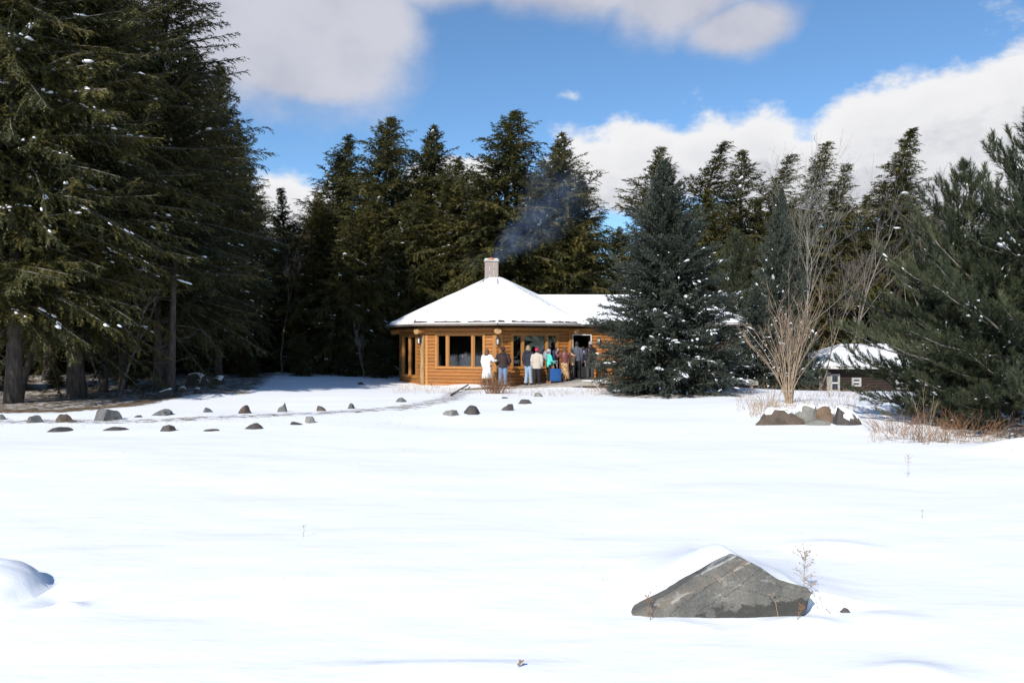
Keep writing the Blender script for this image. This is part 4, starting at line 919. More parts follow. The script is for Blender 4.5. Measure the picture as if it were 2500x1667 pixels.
def stone_mesh(seed, w, dp, h, prof, mat, sub=3):
    g = random.Random(seed); bm = bmesh.new(); bmesh.ops.create_icosphere(bm, subdivisions=sub, radius=1.0)
    planes = []
    for k in range(9):
        n = Vector((g.gauss(0, 1), g.gauss(0, 1), abs(g.gauss(0, .8)))).normalized(); planes.append((n, g.uniform(.48, .85)))
    xs_, zs_ = zip(*PROF[prof])
    P_ = np.array([v.co for v in bm.verts]); P_ = np.sign(P_) * np.abs(P_) ** 0.85
    for n, d_ in planes:
        n_ = np.array(n); e_ = np.maximum(P_ @ n_ - d_, 0); P_ -= e_[:, None] * n_[None]
    P_ += 0.16 * np.stack([fbm(P_[:, 1] * 2.5 + seed, P_[:, 2] * 2.5, seed), fbm(P_[:, 0] * 2.5, P_[:, 2] * 2.5 + seed, seed + 1), fbm(P_[:, 0] * 2.5 + 2, P_[:, 1] * 2.5, seed + 2)], -1)
    mx = np.abs(P_[:, 0]).max(); mz = P_[:, 2].max(); x_ = P_[:, 0] / mx; z_ = P_[:, 2] / mz
    q = np.interp(x_ + 0.12 * P_[:, 1], xs_, zs_) * (1 + 0.25 * fbm(x_ * 4 + seed, P_[:, 1] * 3, seed + 5))
    zz = np.where(z_ > 0, np.minimum(z_ * 1.2, 1 - 0.12 * np.abs(P_[:, 1])) * q, np.maximum(z_, -.5))
    for v, a_, b_, c_ in zip(bm.verts, x_ * w / 2, P_[:, 1] * dp / 2, zz * h): v.co = (a_, b_, c_)
    if seed % 2:
        for v in bm.verts: v.co.x = -v.co.x
        bmesh.ops.reverse_faces(bm, faces=bm.faces[:])
    me = bpy.data.meshes.new('stone'); bm.to_mesh(me); bm.free(); me.materials.append(mat); return me
def stone(px, py, wp, hp, prof, mat, label, seed, cap=0, group='stones set along the path', cat='stone', name='stone'):
    p = on_ground(px, py); k = p.y / F; w, h = wp * k, hp * k
    p.y += w * 0.25; p.z = gz(p.x, p.y)
    me = stone_mesh(seed, w, w * random.Random(seed).uniform(.7, 1.0), h * 0.92, prof, M[mat])
    if cap:
        r = empty(name, p); tag(r, label, cat, group); o = link('rock', me, r); o.rotation_euler.z = random.Random(seed).uniform(-.25, .25)
        m = MB(); g = random.Random(seed + 9); n = 16
        # snow cap: copy of the upper faces lifted off the stone
        bm = bmesh.new(); bm.from_mesh(me); bm.normal_update()
        dl = [f for f in bm.faces if f.normal.z < (0.70 if cap < 2 else 0.50) + 0.3 * math.sin(f.calc_center_median().x * 17 + seed) * math.sin(f.calc_center_median().y * 13) or f.calc_center_median().z < h * (.45 if cap < 2 else .25)]
        bmesh.ops.delete(bm, geom=dl, context='FACES')
        for v in bm.verts: v.co += v.normal * 0.006 + Vector((0, 0, .012 + .012 * g.random()))
        mm = bpy.data.meshes.new('snow_cap'); bm.to_mesh(mm); bm.free(); mm.materials.append(M['snow']); mm.shade_smooth()
        s_ = link('snow_cap', mm, r); s_.rotation_euler.z = o.rotation_euler.z
        sol = s_.modifiers.new('thick', 'SOLIDIFY'); sol.thickness = 0.03; sol.offset = -1
        return r
    o = link(name, me); o.location = p; o.rotation_euler.z = random.Random(seed).uniform(-.25, .25); tag(o, label, cat, group); return o
ST = [(0, 1024, 24, 14, 'round', 'stone_grey', 'grey stone cut off by the left edge, on the brown needle litter', 0), (82, 1031, 42, 19, 'round', 'stone_grey', 'low rounded grey stone on brown needle litter near the left edge', 0),
      (149, 1030, 62, 23, 'tri', 'stone_brown', 'peaked brownish grey stone just left of the largest grey slab', 0), (253, 1026, 78, 32, 'slab', 'stone_grey', 'largest grey slab in the upper row of path stones', 0),
      (394, 1014, 64, 17, 'flat', 'stone_grey', 'long low grey stone right of the largest slab', 0), (336, 1018, 27, 5, 'flat', 'stone_dark', 'dark sliver of stone barely above the snow beside the largest slab', 0),
      (501, 1006, 30, 13, 'tri', 'stone_grey', 'small pale grey wedge of stone in the upper row', 0), (597, 1009, 38, 22, 'over', 'stone_brown', 'rusty brown overhanging stone in the upper row', 0),
      (689, 1005, 31, 25, 'notch', 'stone_grey', 'upright grey stone with a notched top', 0), (781, 1003, 30, 14, 'lean', 'stone_brown', 'low brown stone right of the notched upright one', 0),
      (855, 997, 23, 16, 'tri', 'stone_grey', 'small pointed grey stone, rightmost of the upper path row', 0), (980, 981, 30, 12, 'flat', 'stone_grey', 'lone grey stone in the snow below the glazed door of the cabin', 0),
      (134, 1053, 64, 10, 'flat', 'stone_dark', 'flat dark stone, leftmost in the lower row by the path', 0), (270, 1050, 76, 7, 'flat', 'stone_dark', 'long dark sliver of stone, second in the lower row', 0),
      (408, 1052, 42, 16, 'round', 'stone_dark', 'rounded dark stone in the middle of the lower row', 0), (511, 1052, 40, 5, 'flat', 'stone_brown', 'thin brown edge of a buried stone in the lower row', 0),
      (614, 1047, 46, 16, 'lean', 'stone_dark', 'dark wedge shaped stone right of the middle of the lower row', 0), (718, 1036, 42, 8, 'lean', 'stone_dark', 'thin dark stone pointing right, just left of a pale block', 0),
      (754, 1032, 33, 17, 'slab', 'stone_light', 'pale blocky stone ending the lower row', 0),
      (1103, 1014, 47, 15, 'flat', 'stone_light', 'long pale stone left of the dark peaked one in front of the cabin', 0), (1152, 1011, 54, 25, 'tri', 'stone_dark', 'dark peaked stone standing alone in front of the cabin', 0),
      (1241, 1002, 46, 19, 'dbl', 'stone_dark', 'dark double humped stone right of the peaked one', 0), (1282, 985, 40, 11, 'round', 'stone_dark', 'low dark stone on the snow below the ramp', 0),
      (1313, 968, 25, 12, 'round', 'stone_light', 'small pale lichen covered stone beside the ramp', 0), (1234, 972, 19, 4, 'flat', 'stone_dark', 'thin dark stone edge right below the dry brush', 0), (880, 938, 20, 6, 'round', 'stone_dark', 'small dark stone in tree shade far left of the cabin', 0)]
for i, (px, py, w, h, pf, mt, lab, cap) in enumerate(ST): stone(px, py, w, h, pf, mt, lab, 100 + i, cap)
SB = [(478, 945, 72, 34, 'slab', 'stone_dark', 'largest snow capped boulder at the edge of the left wood', 2), (530, 943, 40, 25, 'round', 'stone_dark', 'snow capped boulder at the right end of the left boulder group', 2), (400, 968, 54, 22, 'lean', 'stone_dark', 'dark boulder below the twin trunks', 1),
      (283, 980, 28, 11, 'round', 'stone_brown', 'small brown stone on the littered forest floor', 0), (218, 990, 32, 12, 'round', 'stone_dark', 'dark stone on the shaded forest floor left of the small brown one', 0), (443, 958, 26, 15, 'round', 'stone_brown', 'snow topped brown stone in front of the largest boulder', 1),
      (478, 958, 26, 15, 'round', 'stone_dark', 'small snow topped stone below the right half of the largest boulder', 1), (348, 974, 36, 7, 'flat', 'stone_brown', 'flat brown stone in the leaf litter below the twin trunks', 0)]
for i, (px, py, w, h, pf, mt, lab, cap) in enumerate(SB): stone(px, py, w, h, pf, mt, lab, 200 + i, cap, 'boulders at the edge of the left wood', 'boulder', 'boulder')
SR = [(1905, 1037, 134, 40, 'none', 'stone_brown', 'long dark brown boulder with snow on top, left end of the boulder wall', 1), (1977, 1028, 66, 40, 'none', 'stone_light', 'pale grey boulder in the middle of the boulder wall below the shrub', 1),
      (2028, 1029, 72, 40, 'none', 'stone_rust', 'rusty orange boulder in the wall below the shrub', 1), (2075, 1037, 84, 46, 'none', 'stone_dark', 'snow covered dark boulder at the right end of the wall, in pine shade', 2), (1995, 1037, 80, 13, 'none', 'stone_light', 'flat pale stone at the foot of the boulder wall', 0), (2050, 1034, 46, 10, 'flat', 'stone_rust', 'low rusty stone at the foot of the wall under the orange boulder', 0)]
for i, (px, py, w, h, pf, mt, lab, cap) in enumerate(SR): stone(px, py, w, h, pf, mt, lab, 300 + i, cap, 'boulder wall below the shrub', 'boulder', 'boulder')
# --- near rock with a leaning flat face
def near_rock():
    x0, x1 = RK_TOP[0][0], RK_TOP[-1][0]; nu, nv = 90, 40
    V_, F_ = [], []
    for j in range(nv + 1):
        v = j / nv
        for i in range(nu + 1):
            x = x0 + (x1 - x0) * i / nu; zt, zb = float(rk_top(x)), float(rk_bot(x))
            jag = 0.010 * float(fbm(x * 14, 3, 5)) 
            zt = zt + jag; zb2 = zb - 0.12 * float(smooth(1.91, 1.78, x))
            if v <= .7:
                q = v / .7; z = zb2 + (zt - zb2) * q; th = max(zt - zb, .02)
                y = ROCK_Y + 0.02 + 0.26 * (z - zb) - .12 * (1 - q) * .3
                y += 0.030 * float(fbm(x * 4 + 1, z * 4, 7)) + 0.014 * float(fbm(x * 13, z * 13, 8)) + 0.02 * float(smooth(0, .015, (z - zb) - (.23 + .4 * (x - 1.42)))) * float(smooth(1.6, 1.5, x))
                if q > .93: y += (q - .93) * .18
            else:
                q = (v - .7) / .3; kx = float(smooth(1.72, 1.50, x)); z = zt + (-.12 - zt) * q ** (0.9 + 1.6 * kx); y = ROCK_Y + .02 + .26 * (zt - zb) + .0126 + q * (.16 + .34 * kx)
            V_.append((x, y, z))
    for j in range(nv):
        for i in range(nu): a_ = j * (nu + 1) + i; F_.append((a_, a_ + 1, a_ + nu + 2, a_ + nu + 1))
    m = MB(); m.add(V_, F_); return m
def near_rock_mat():
    m, nt, b = newmat('foreground_rock'); b.inputs['Roughness'].default_value = 0.8; b.inputs['Specular IOR Level'].default_value = 0.3; L_ = nt.links
    n1 = noise_node(nt, 3.5, 9, .65); n2 = noise_node(nt, 90, 5, .75); n3 = noise_node(nt, 9, 8, .7, stretch=(.8, 1, 1.6))
    base = ramp(nt, n1.outputs[0], [(.32, (.095, .095, .092)), (.5, (.145, .138, .12)), (.66, (.195, .183, .155))])
    g2 = ramp(nt, n2.outputs[0], [(.30, (.58, .58, .58)), (.70, (1.32, 1.32, 1.32))])
    col = mixrgb(nt, 1.0, base.outputs[0], g2.outputs[0], 'MULTIPLY')
    tcn = N(nt, 'ShaderNodeTexCoord')
    # slanting bands: blue grey upper slab, rusty vein, pale lichen lines, dark damp foot
    def band(ax, az, c0, c1, f, wob=.10, wn_=n1):
        sp = N(nt, 'ShaderNodeSeparateXYZ'); L_.new(tcn.outputs['Object'], sp.inputs[0])
        a_ = N(nt, 'ShaderNodeMath', operation='MULTIPLY'); L_.new(sp.outputs[0], a_.inputs[0]); a_.inputs[1].default_value = ax
        c_ = N(nt, 'ShaderNodeMath', operation='MULTIPLY_ADD'); L_.new(sp.outputs[2], c_.inputs[0]); c_.inputs[1].default_value = az; L_.new(a_.outputs[0], c_.inputs[2])
        d_ = N(nt, 'ShaderNodeMath', operation='MULTIPLY_ADD'); L_.new(wn_.outputs[0], d_.inputs[0]); d_.inputs[1].default_value = wob; L_.new(c_.outputs[0], d_.inputs[2])
        r_ = N(nt, 'ShaderNodeMapRange'); r_.interpolation_type = 'SMOOTHSTEP'; L_.new(d_.outputs[0], r_.inputs[0]); r_.inputs[1].default_value = c0; r_.inputs[2].default_value = c1; r_.inputs[4].default_value = f
        return r_.outputs[0], d_.outputs[0]
    up_, s_ = band(-.45, 1.0, -.275, -.265, .75, .06)       # z - .45x : upper left slab
    col = mixrgb(nt, up_, col, (.135, .14, .15))
    def line(src, c, w, f, brk):
        s1 = N(nt, 'ShaderNodeMath', operation='SUBTRACT'); L_.new(src, s1.inputs[0]); s1.inputs[1].default_value = c
        ab = N(nt, 'ShaderNodeMath', operation='ABSOLUTE'); L_.new(s1.outputs[0], ab.inputs[0])
        r_ = N(nt, 'ShaderNodeMapRange'); L_.new(ab.outputs[0], r_.inputs[0]); r_.inputs[1].default_value = w; r_.inputs[2].default_value = 0; r_.inputs[4].default_value = f
        bk = N(nt, 'ShaderNodeMapRange'); L_.new(n3.outputs[0], bk.inputs[0]); bk.inputs[1].default_value = brk; bk.inputs[2].default_value = brk + .1
        mu = N(nt, 'ShaderNodeMath', operation='MULTIPLY'); L_.new(r_.outputs[0], mu.inputs[0]); L_.new(bk.outputs[0], mu.inputs[1]); return mu.outputs[0]
    col = mixrgb(nt, line(s_, -.335, .040, .55, .40), col, (.23, .17, .12))
    col = mixrgb(nt, line(s_, -.27, .008, .9, .38), col, (.46, .45, .42)); col = mixrgb(nt, line(s_, -.345, .010, .9, .46), col, (.48, .46, .41)); col = mixrgb(nt, line(s_, -.43, .009, .8, .52), col, (.44, .43, .39))
    cr1, c1_ = band(-.62, 1.0, 9, 10, .0, .10); cr2, c2_ = band(.25, 1.0, 9, 10, .0, .16, n3)
    for src, c_, w_ in ((c1_, -.66, .0035), (c1_, -.55, .003), (c2_, .62, .003), (c2_, .70, .0025)): col = mixrgb(nt, line(src, c_, w_, .9, .30), col, (.03, .03, .028))
    lm = N(nt, 'ShaderNodeMapRange'); L_.new(n3.outputs[0], lm.inputs[0]); lm.inputs[1].default_value = .575; lm.inputs[2].default_value = .63; lm.inputs[4].default_value = .55
    col = mixrgb(nt, lm.outputs[0], col, (.30, .29, .265))
    dk_, _ = band(0.16, -1.0, .325, .345, .85, .34, n3)
    col = mixrgb(nt, dk_, col, (.045, .043, .038))
    L_.new(col, b.inputs['Base Color'])
    s = N(nt, 'ShaderNodeMath', operation='MULTIPLY_ADD'); L_.new(n2.outputs[0], s.inputs[0]); s.inputs[1].default_value = .35; L_.new(n3.outputs[0], s.inputs[2]); bump(nt, b, s.outputs[0], 1.0, .02)
    return m
M['nearrock'] = near_rock_mat()
nr = near_rock().build('boulder', M['nearrock'], None, False)
tag(nr, 'large grey peaked rock with lichen lines and damp dark foot in the near snow', 'boulder')
sm_ = on_ground(2063, 1484); o = link('stone', stone_mesh(77, .075, .06, .04, 'lean', M['stone_dark'])); o.location = sm_; tag(o, 'tiny dark stone poking from the snow right of the large near rock', 'stone')

# ------------------------------------------------------------------ bare trees, shrubs, weeds
def branchy(seed, H, r0, spread=0.5, levels=4, nchild=(3, 5), up=0.25, first=0.25, lean=(0, 0), sides=(6, 4, 3, 3, 3), ratio=.55, rmin=.005):
    g = random.Random(seed); m = MB()
    def grow(p, d, L, r, lv):
        n = 6 if lv == 0 else 4; pts = [p]; dd = d
        for i in range(n):
            dd = (dd + Vector((g.gauss(0, .10), g.gauss(0, .10), g.gauss(0, .06) + up * .10 * (lv > 0)))).normalized(); pts.append(pts[-1] + dd * L / n)
        m.tube(pts, [max(rmin, r * (1 - .72 * i / n)) for i in range(n + 1)], sides[min(lv, 4)], cap=False)
        if lv >= levels: return
        k = g.randint(*nchild) + (4 if lv == 0 else 0)
        for c in range(k):
            f = first + (1 - first) * (c + g.random()) / k if lv == 0 else g.uniform(.25, 1.0)
            i = min(int(f * n), n - 1); q = pts[i].lerp(pts[i + 1], f * n - i)
            a_ = g.uniform(0, 6.28); s_ = Vector((cos(a_), sin(a_), 0)); t = (pts[i + 1] - pts[i]).normalized(); s_ = (s_ - t * s_.dot(t)).normalized()
            nd_ = (t * cos(spread) + s_ * sin(spread) * g.uniform(.7, 1.3) + Vector((0, 0, up))).normalized()
            grow(q, nd_, L * ratio * g.uniform(.6, 1.15) * (1.15 - .5 * f if lv == 0 else 1), max(.003, r * (1 - .7 * f) * .6), lv + 1)
    grow(Vector((0, 0, -.1)), Vector((lean[0], lean[1], 1)).normalized(), H, r0, 0); return m
M['birch'] = simple('birch_bark', (0.36, 0.335, 0.30), (0.20, 0.18, 0.16), 6, 0.7, .2, stretch=(1, 1, 3))
def bare_tree(px, top_py, d, seed, mat, label, r0=.10, spread=.55, lean=(0, 0), levels=4, up=.3, first=.3, H=None, name='bare_tree'):
    x = (px - 1250) / F * d; z = gz(x, d); h = H or (at(px, top_py, d).z - z) * .80
    r = empty(name, (x, d, z)); tag(r, label, 'tree', 'leafless trees'); m = branchy(seed, h, r0, spread, levels, (3, 4), up, first, lean)
    o = m.build('branches', M[mat], r, True); return r
bare_tree(1965, 445, 47, 1, 'birch', 'white barked leafless birch rising among the hemlocks on the right', .045, .7, first=.62)
bare_tree(1905, 440, 49, 2, 'birch', 'smaller pale leafless tree left of the white birch', .06, .5, first=.4)
bare_tree(2085, 425, 56, 3, 'greytwig', 'grey leafless tree between the white birch and the tallest pointed hemlock', .10, .5, first=.35)
bare_tree(2230, 440, 60, 4, 'greytwig', 'grey leafless tree right of the tallest pointed hemlock', .10, .55, first=.3)
bare_tree(2390, 450, 52, 5, 'greytwig', 'reddish grey leafless tree between the two near pine tops', .10, .55, first=.3)
bare_tree(1975, 600, 43, 6, 'greytwig', 'leafless tree leaning right behind the tan shrub, pale crooked trunk', .05, .75, (.30, 0), first=.45)
bare_tree(2120, 640, 64, 7, 'greytwig', 'thin leafless sapling behind the left edge of the near pines', .05, .6, (-.15, 0), first=.2)
bare_tree(2020, 600, 63, 8, 'tantwig', 'reddish leafless thicket tree above the left end of the shed roof', .05, .6, (.1, 0), first=.2)
bare_tree(690, 560, 41, 9, 'greytwig', 'pale grey leafless tree in the gap left of the short dark hemlock', .06, .5, first=.3)
bare_tree(890, 800, 37.5, 10, 'greytwig', 'thin pale sapling beside the left wall of the cabin', .02, .5, first=.2, levels=3)
bare_tree(290, 640, 25, 12, 'branchwood', 'dead reddish twiggy branches of a small tree below the left hemlocks', .05, .9, (.5, -.1), first=.35)
bare_tree(250, 700, 27, 13, 'branchwood', 'dead twiggy sapling beside the mossy trunk in the left wood', .04, .9, (-.3, 0), first=.3)
def shrub(name, p, H, W_, n, mat, label, seed, levels=2, r=.012, group=None, wbase=.12):
    g = random.Random(seed); m = MB()
    for i in range(n):
        a_ = g.uniform(0, 6.28); rr_ = g.uniform(0, 1) ** .6; top = Vector((cos(a_) * rr_ * W_ / 2, sin(a_) * rr_ * W_ / 2, 0)); h = H * g.uniform(.55, 1.0) * (1 - .18 * rr_)
        b0 = Vector((cos(a_) * wbase * g.random(), sin(a_) * wbase * g.random(), -.1)); pts = []; nn = 7
        for k in range(nn + 1):
            f = k / nn; pts.append(b0 + top * (f ** 1.8) + Vector((g.gauss(0, .012) * H * .3, g.gauss(0, .012) * H * .3, h * f)))
        m.tube(pts, [r * (1 - .8 * k / nn) * g.uniform(.8, 1.2) for k in range(nn + 1)], 4, cap=False)
        def side(pts_, lv, rad, L):
            for c in range(g.randint(4, 7) if lv == 1 else g.randint(3, 4)):
                f = g.uniform(.35, 1.0); k = min(int(f * (len(pts_) - 1)), len(pts_) - 2); q = pts_[k].lerp(pts_[k + 1], g.random()); t = (pts_[k + 1] - pts_[k]).normalized()
                d_ = (t + Vector((g.gauss(0, .38), g.gauss(0, .38), .25 + g.gauss(0, .1)))).normalized(); sp = [q]
                for j in range(3): d_ = (d_ + Vector((g.gauss(0, .12), g.gauss(0, .12), .06))).normalized(); sp.append(sp[-1] + d_ * L / 3 * g.uniform(.7, 1.2))
                m.tube(sp, [rad, rad * .8, rad * .55, rad * .35], 3, cap=False)
                if lv < levels: side(sp, lv + 1, rad * .6, L * .55)
        side(pts, 1, r * .45, h * .26)
    o = m.build(name, M[mat]); o.location = p; tag(o, label, 'shrub', group); return o
shrub('bare_shrub', on_ground(1925, 990), 3.4, 2.1, 24, 'tantwig', 'tall bare tan shrub with many stems standing above the boulder wall', 3, 2, .013)
shrub('dry_brush', on_ground(1208, 960), .78, 1.0, 80, 'redgrass', 'low reddish dry brush in front of the two people at the cabin corner', 5, 2, .010, wbase=.3)
shrub('dry_brush', on_ground(1240, 957), .5, .7, 18, 'redgrass', 'thin dry brush right of the thick reddish brush, below the ramp', 6, 1, .005, wbase=.2)
shrub('dry_brush', on_ground(1062, 946), .8, .6, 9, 'tangrass', 'sparse pale weeds against the log wall below the left window', 8, 1, .0045, wbase=.15)
shrub('dry_brush', on_ground(1475, 955), .6, 1.1, 30, 'redgrass', 'dry reddish brush at the left foot of the large spruce', 9, 2, .006, wbase=.3)
shrub('dry_brush', on_ground(1800, 958), .5, 1.6, 36, 'redgrass', 'dry brown brush at the right foot of the large spruce', 10, 2, .006, wbase=.5)
shrub('dry_brush', on_ground(1875, 985), .7, 1.0, 16, 'tangrass', 'pale weeds at the left foot of the tall tan shrub', 11, 1, .005, wbase=.3)
shrub('dry_brush', on_ground(2045, 968), .6, 1.8, 26, 'redgrass', 'sparse brown weeds on the bank in front of the shed door', 12, 1, .005, wbase=.6)
for k, (px, py) in enumerate([(2230, 1072), (2300, 1075), (2380, 1070), (2450, 1060), (2180, 1055)]):
    shrub('dry_brush', on_ground(px, py), .55 + .1 * (k % 3), 1.0, 40, 'redgrass', ['reddish dry grass clump left of the middle under the near pines', 'reddish dry grass clump in the middle under the near pines', 'reddish dry grass clump right of the middle under the near pines', 'reddish dry grass clump by the right edge under the near pines', 'leftmost reddish dry grass clump under the near pines'][k], 20 + k, 1, .005, wbase=.45)
shrub('dry_brush', on_ground(2262, 1085), 1.35, .7, 4, 'tangrass', 'few long pale stalks leaning left in front of the near pines', 31, 1, .006, wbase=.05)
# young snowy conifers in the shade of the left wood
for k, (px, py, tp, lab) in enumerate([(135, 955, 905, 'low snow covered young conifer between the left trunks'), (600, 925, 850, 'young shaded conifer right of the snow capped boulders'), (850, 922, 840, 'young conifer with snow patches in the wood near the cabin'), (930, 925, 830, 'bright green young conifer right behind the left wall of the cabin'), (735, 922, 830, 'young dark conifer midway between boulders and cabin'), (310, 948, 860, 'young shaded conifer behind the twin trunks'), (30, 960, 850, 'young shaded conifer behind the thick pale trunk')]):
    x_, d_ = gxy(px, py); d_ += 1.5; x_ = (px - 1250) / F * d_; plant('young_conifer', hem[k % 4], x_, d_, at(px, tp, d_).z - gz(x_, d_) + .3, lab, 'tree', k * 1.3, 1.6, 'young conifers in the wood')
# stalks beside the near rock
def weed(px, py, H, seed, label, lean=(.1, 0), heads=24, mat='tantwig'):
    g = random.Random(seed); m = MB(); p = on_ground(px, py)
    pts = [Vector((lean[0] * H * (i / 6) ** 1.2 + g.gauss(0, .004), lean[1] * H * i / 6, -.02 + H * i / 6)) for i in range(7)]; m.tube(pts, [.0028 * (1 - .5 * i / 6) for i in range(7)], 4, cap=False)
    for i in range(heads):
        k = g.choice((3, 4, 4, 5, 5, 5)); q = pts[k].lerp(pts[k + 1], g.random()); a_ = g.uniform(0, 6.28); l = H * g.uniform(.06, .2)
        e_ = q + Vector((cos(a_) * l, sin(a_) * l, l * g.uniform(.2, .9))); m.tube([q, q.lerp(e_, .5) + Vector((0, 0, .004)), e_], [.0015, .0012, .001], 3, cap=False); s_ = g.uniform(.003, .006); m.ell(e_, (s_, s_, s_ * .8), 5, 4)
    o = m.build('dry_weed', M[mat]); o.location = p; tag(o, label, 'weed', 'dry weeds near the rock')
weed(1962, 1490, .40, 1, 'tallest dry weed with seed heads behind the right end of the near rock', (.03, .0), 46)
weed(2000, 1490, .20, 2, 'short bent dry weed right of the tallest one beside the near rock', (-.3, 0), 12)
weed(2030, 1470, .14, 3, 'bare slanting stalk right of the near rock', (-.7, 0), 3)
weed(1945, 1512, .12, 4, 'low dry weed in front of the right end of the near rock', (.3, 0), 12, 'redgrass')
weed(1590, 1512, .17, 5, 'dry weed with brown leaves at the left tip of the near rock', (-.12, 0), 18, 'redgrass')
weed(1905, 1505, .16, 6, 'thin stalk crossing the face of the near rock', (-.35, 0), 4)
weed(1265, 1627, .05, 7, 'tiny tuft of dry leaves in the snow at the bottom of the picture', (.3, 0), 26, 'tangrass'); weed(2215, 1165, .3, 8, 'faint dry weed alone in the snow toward the right', (.05, 0), 20)
weed(2250, 1265, .1, 9, 'single thin stalk in the snow above the near rock, far right', (.05, 0), 3); weed(740, 1310, .12, 10, 'tiny stalk in the open snow left of the middle', (.1, 0), 3)
# loose grass blades across the snow
g = np.random.default_rng(9); bl = MB()
spots = [((900, 970), (1370, 955), 1.0), ((1220, 1475), (955, 990), .7), ((-50, 1100), (1005, 1060), .6), ((1790, 2080), (955, 1000), .6), ((350, 2300), (1100, 1400), .12), ((2150, 2500), (1075, 1110), .5)]
def blades(n, x0, x1, y0, y1, h):
    PX = g.uniform(x0, x1, n); PY = g.uniform(y0, y1, n); DX = (PX - 1250) / F; DZ = (833 - PY) / F; dd = -CAMZ / DZ
    for _ in range(6): dd = (ground_h(DX * dd, dd) - CAMZ) / DZ
    ZZ = ground_h(DX * dd, dd)
    for p in (Vector(t_) for t_ in zip(DX * dd, dd, ZZ)):
        hh = h * g.uniform(.3, 1); a_ = g.uniform(0, 6.28); w_ = .004 if p.y > 10 else .0015
        bl.add([(p.x - w_, p.y, p.z - .02), (p.x + w_, p.y, p.z - .02), (p.x + cos(a_) * hh * .5, p.y + sin(a_) * hh * .5, p.z + hh)], [(0, 1, 2)])
blades(500, 960, 1230, 942, 962, .25); blades(500, 1225, 1480, 945, 968, .22); blades(420, -50, 1120, 1012, 1045, .05); blades(700, 1795, 2090, 955, 1005, .28); blades(60, 300, 2300, 1090, 1420, .05); blades(220, 2120, 2500, 1055, 1082, .28); blades(250, 1830, 1900, 985, 1020, .25)
o = bl.build('dry_grass', M['tangrass']); o['kind'] = 'stuff'; o['label'] = 'scattered dry grass blades poking through the snow'; o['category'] = 'grass'

# ------------------------------------------------------------------ chimney smoke
sx0 = HC + Vector((-0.17, 0, 5.42)); sx1 = at(1425, 390, 37.5); L_ = (sx1 - sx0).length
m = MB(); m.box((.5, 0, 0), (1.04, .9, .9)); sm = m.build('smoke', None); sm.scale = (L_, L_, L_); sm.location = sx0
sm.rotation_euler = (sx1 - sx0).to_track_quat('X', 'Z').to_euler(); sm['kind'] = 'stuff'; sm['label'] = 'thin bluish wood smoke drifting up to the right from the chimney'; sm['category'] = 'smoke'
mt = bpy.data.materials.new('smoke'); mt.use_nodes = True; nt = mt.node_tree; nt.nodes.clear(); LK = nt.links
out = N(nt, 'ShaderNodeOutputMaterial'); pv = N(nt, 'ShaderNodeVolumePrincipled'); LK.new(pv.outputs[0], out.inputs['Volume'])
pv.inputs['Color'].default_value = (0.40, 0.60, 1.0, 1); pv.inputs['Anisotropy'].default_value = 0.0
tcn = N(nt, 'ShaderNodeTexCoord'); sp = N(nt, 'ShaderNodeSeparateXYZ'); LK.new(tcn.outputs['Object'], sp.inputs[0])
def mm_(op, a_, b_=None, c_=None):
    n = N(nt, 'ShaderNodeMath', operation=op)
    for i, v in enumerate((a_, b_, c_)):
        if v is None: continue
        if isinstance(v, (int, float)): n.inputs[i].default_value = v
        else: LK.new(v, n.inputs[i])
    return n.outputs[0]
X_ = sp.outputs[0]
# plume axis bends: rises first, then drifts (local z is up-left of the chord)
sag = mm_('MULTIPLY', mm_('MULTIPLY', mm_('POWER', mm_('MAXIMUM', X_, 0.0), .7), mm_('SUBTRACT', 1.0, X_)), -0.10)
wv_ = mm_('MULTIPLY', mm_('SINE', mm_('MULTIPLY', X_, 11.0)), 0.022)
yy = mm_('ADD', sp.outputs[1], mm_('MULTIPLY', wv_, .6)); zz = mm_('SUBTRACT', mm_('SUBTRACT', sp.outputs[2], sag), wv_)
r_ = mm_('SQRT', mm_('ADD', mm_('MULTIPLY', yy, yy), mm_('MULTIPLY', zz, zz)))
Rr = mm_('ADD', 0.030, mm_('MULTIPLY', mm_('POWER', mm_('MAXIMUM', X_, 0.0), .8), 0.38))
fall = N(nt, 'ShaderNodeMapRange'); fall.interpolation_type = 'SMOOTHSTEP'; LK.new(mm_('DIVIDE', r_, Rr), fall.inputs[0]); fall.inputs[1].default_value = 1.0; fall.inputs[2].default_value = 0.1
n = N(nt, 'ShaderNodeTexNoise'); n.inputs['Scale'].default_value = 7; n.inputs['Detail'].default_value = 3; n.inputs['Distortion'].default_value = .8; LK.new(tcn.outputs['Object'], n.inputs['Vector'])
nr_ = N(nt, 'ShaderNodeMapRange'); LK.new(n.outputs[0], nr_.inputs[0]); nr_.inputs[1].default_value = .38; nr_.inputs[2].default_value = .70
endf = N(nt, 'ShaderNodeMapRange'); endf.interpolation_type = 'SMOOTHSTEP'; LK.new(X_, endf.inputs[0]); endf.inputs[1].default_value = 1.0; endf.inputs[2].default_value = .55
thin = mm_('DIVIDE', 0.05, mm_('ADD', 0.05, mm_('MULTIPLY', mm_('MAXIMUM', X_, 0.0), .35)))
LK.new(mm_('MULTIPLY', mm_('MULTIPLY', mm_('MULTIPLY', fall.outputs[0], mm_('MAXIMUM', nr_.outputs[0], mm_('SUBTRACT', 0.9, mm_('MULTIPLY', X_, 5.0)))), mm_('MULTIPLY', endf.outputs[0], thin)), 0.95), pv.inputs['Density'])
sm.data.materials.append(mt)

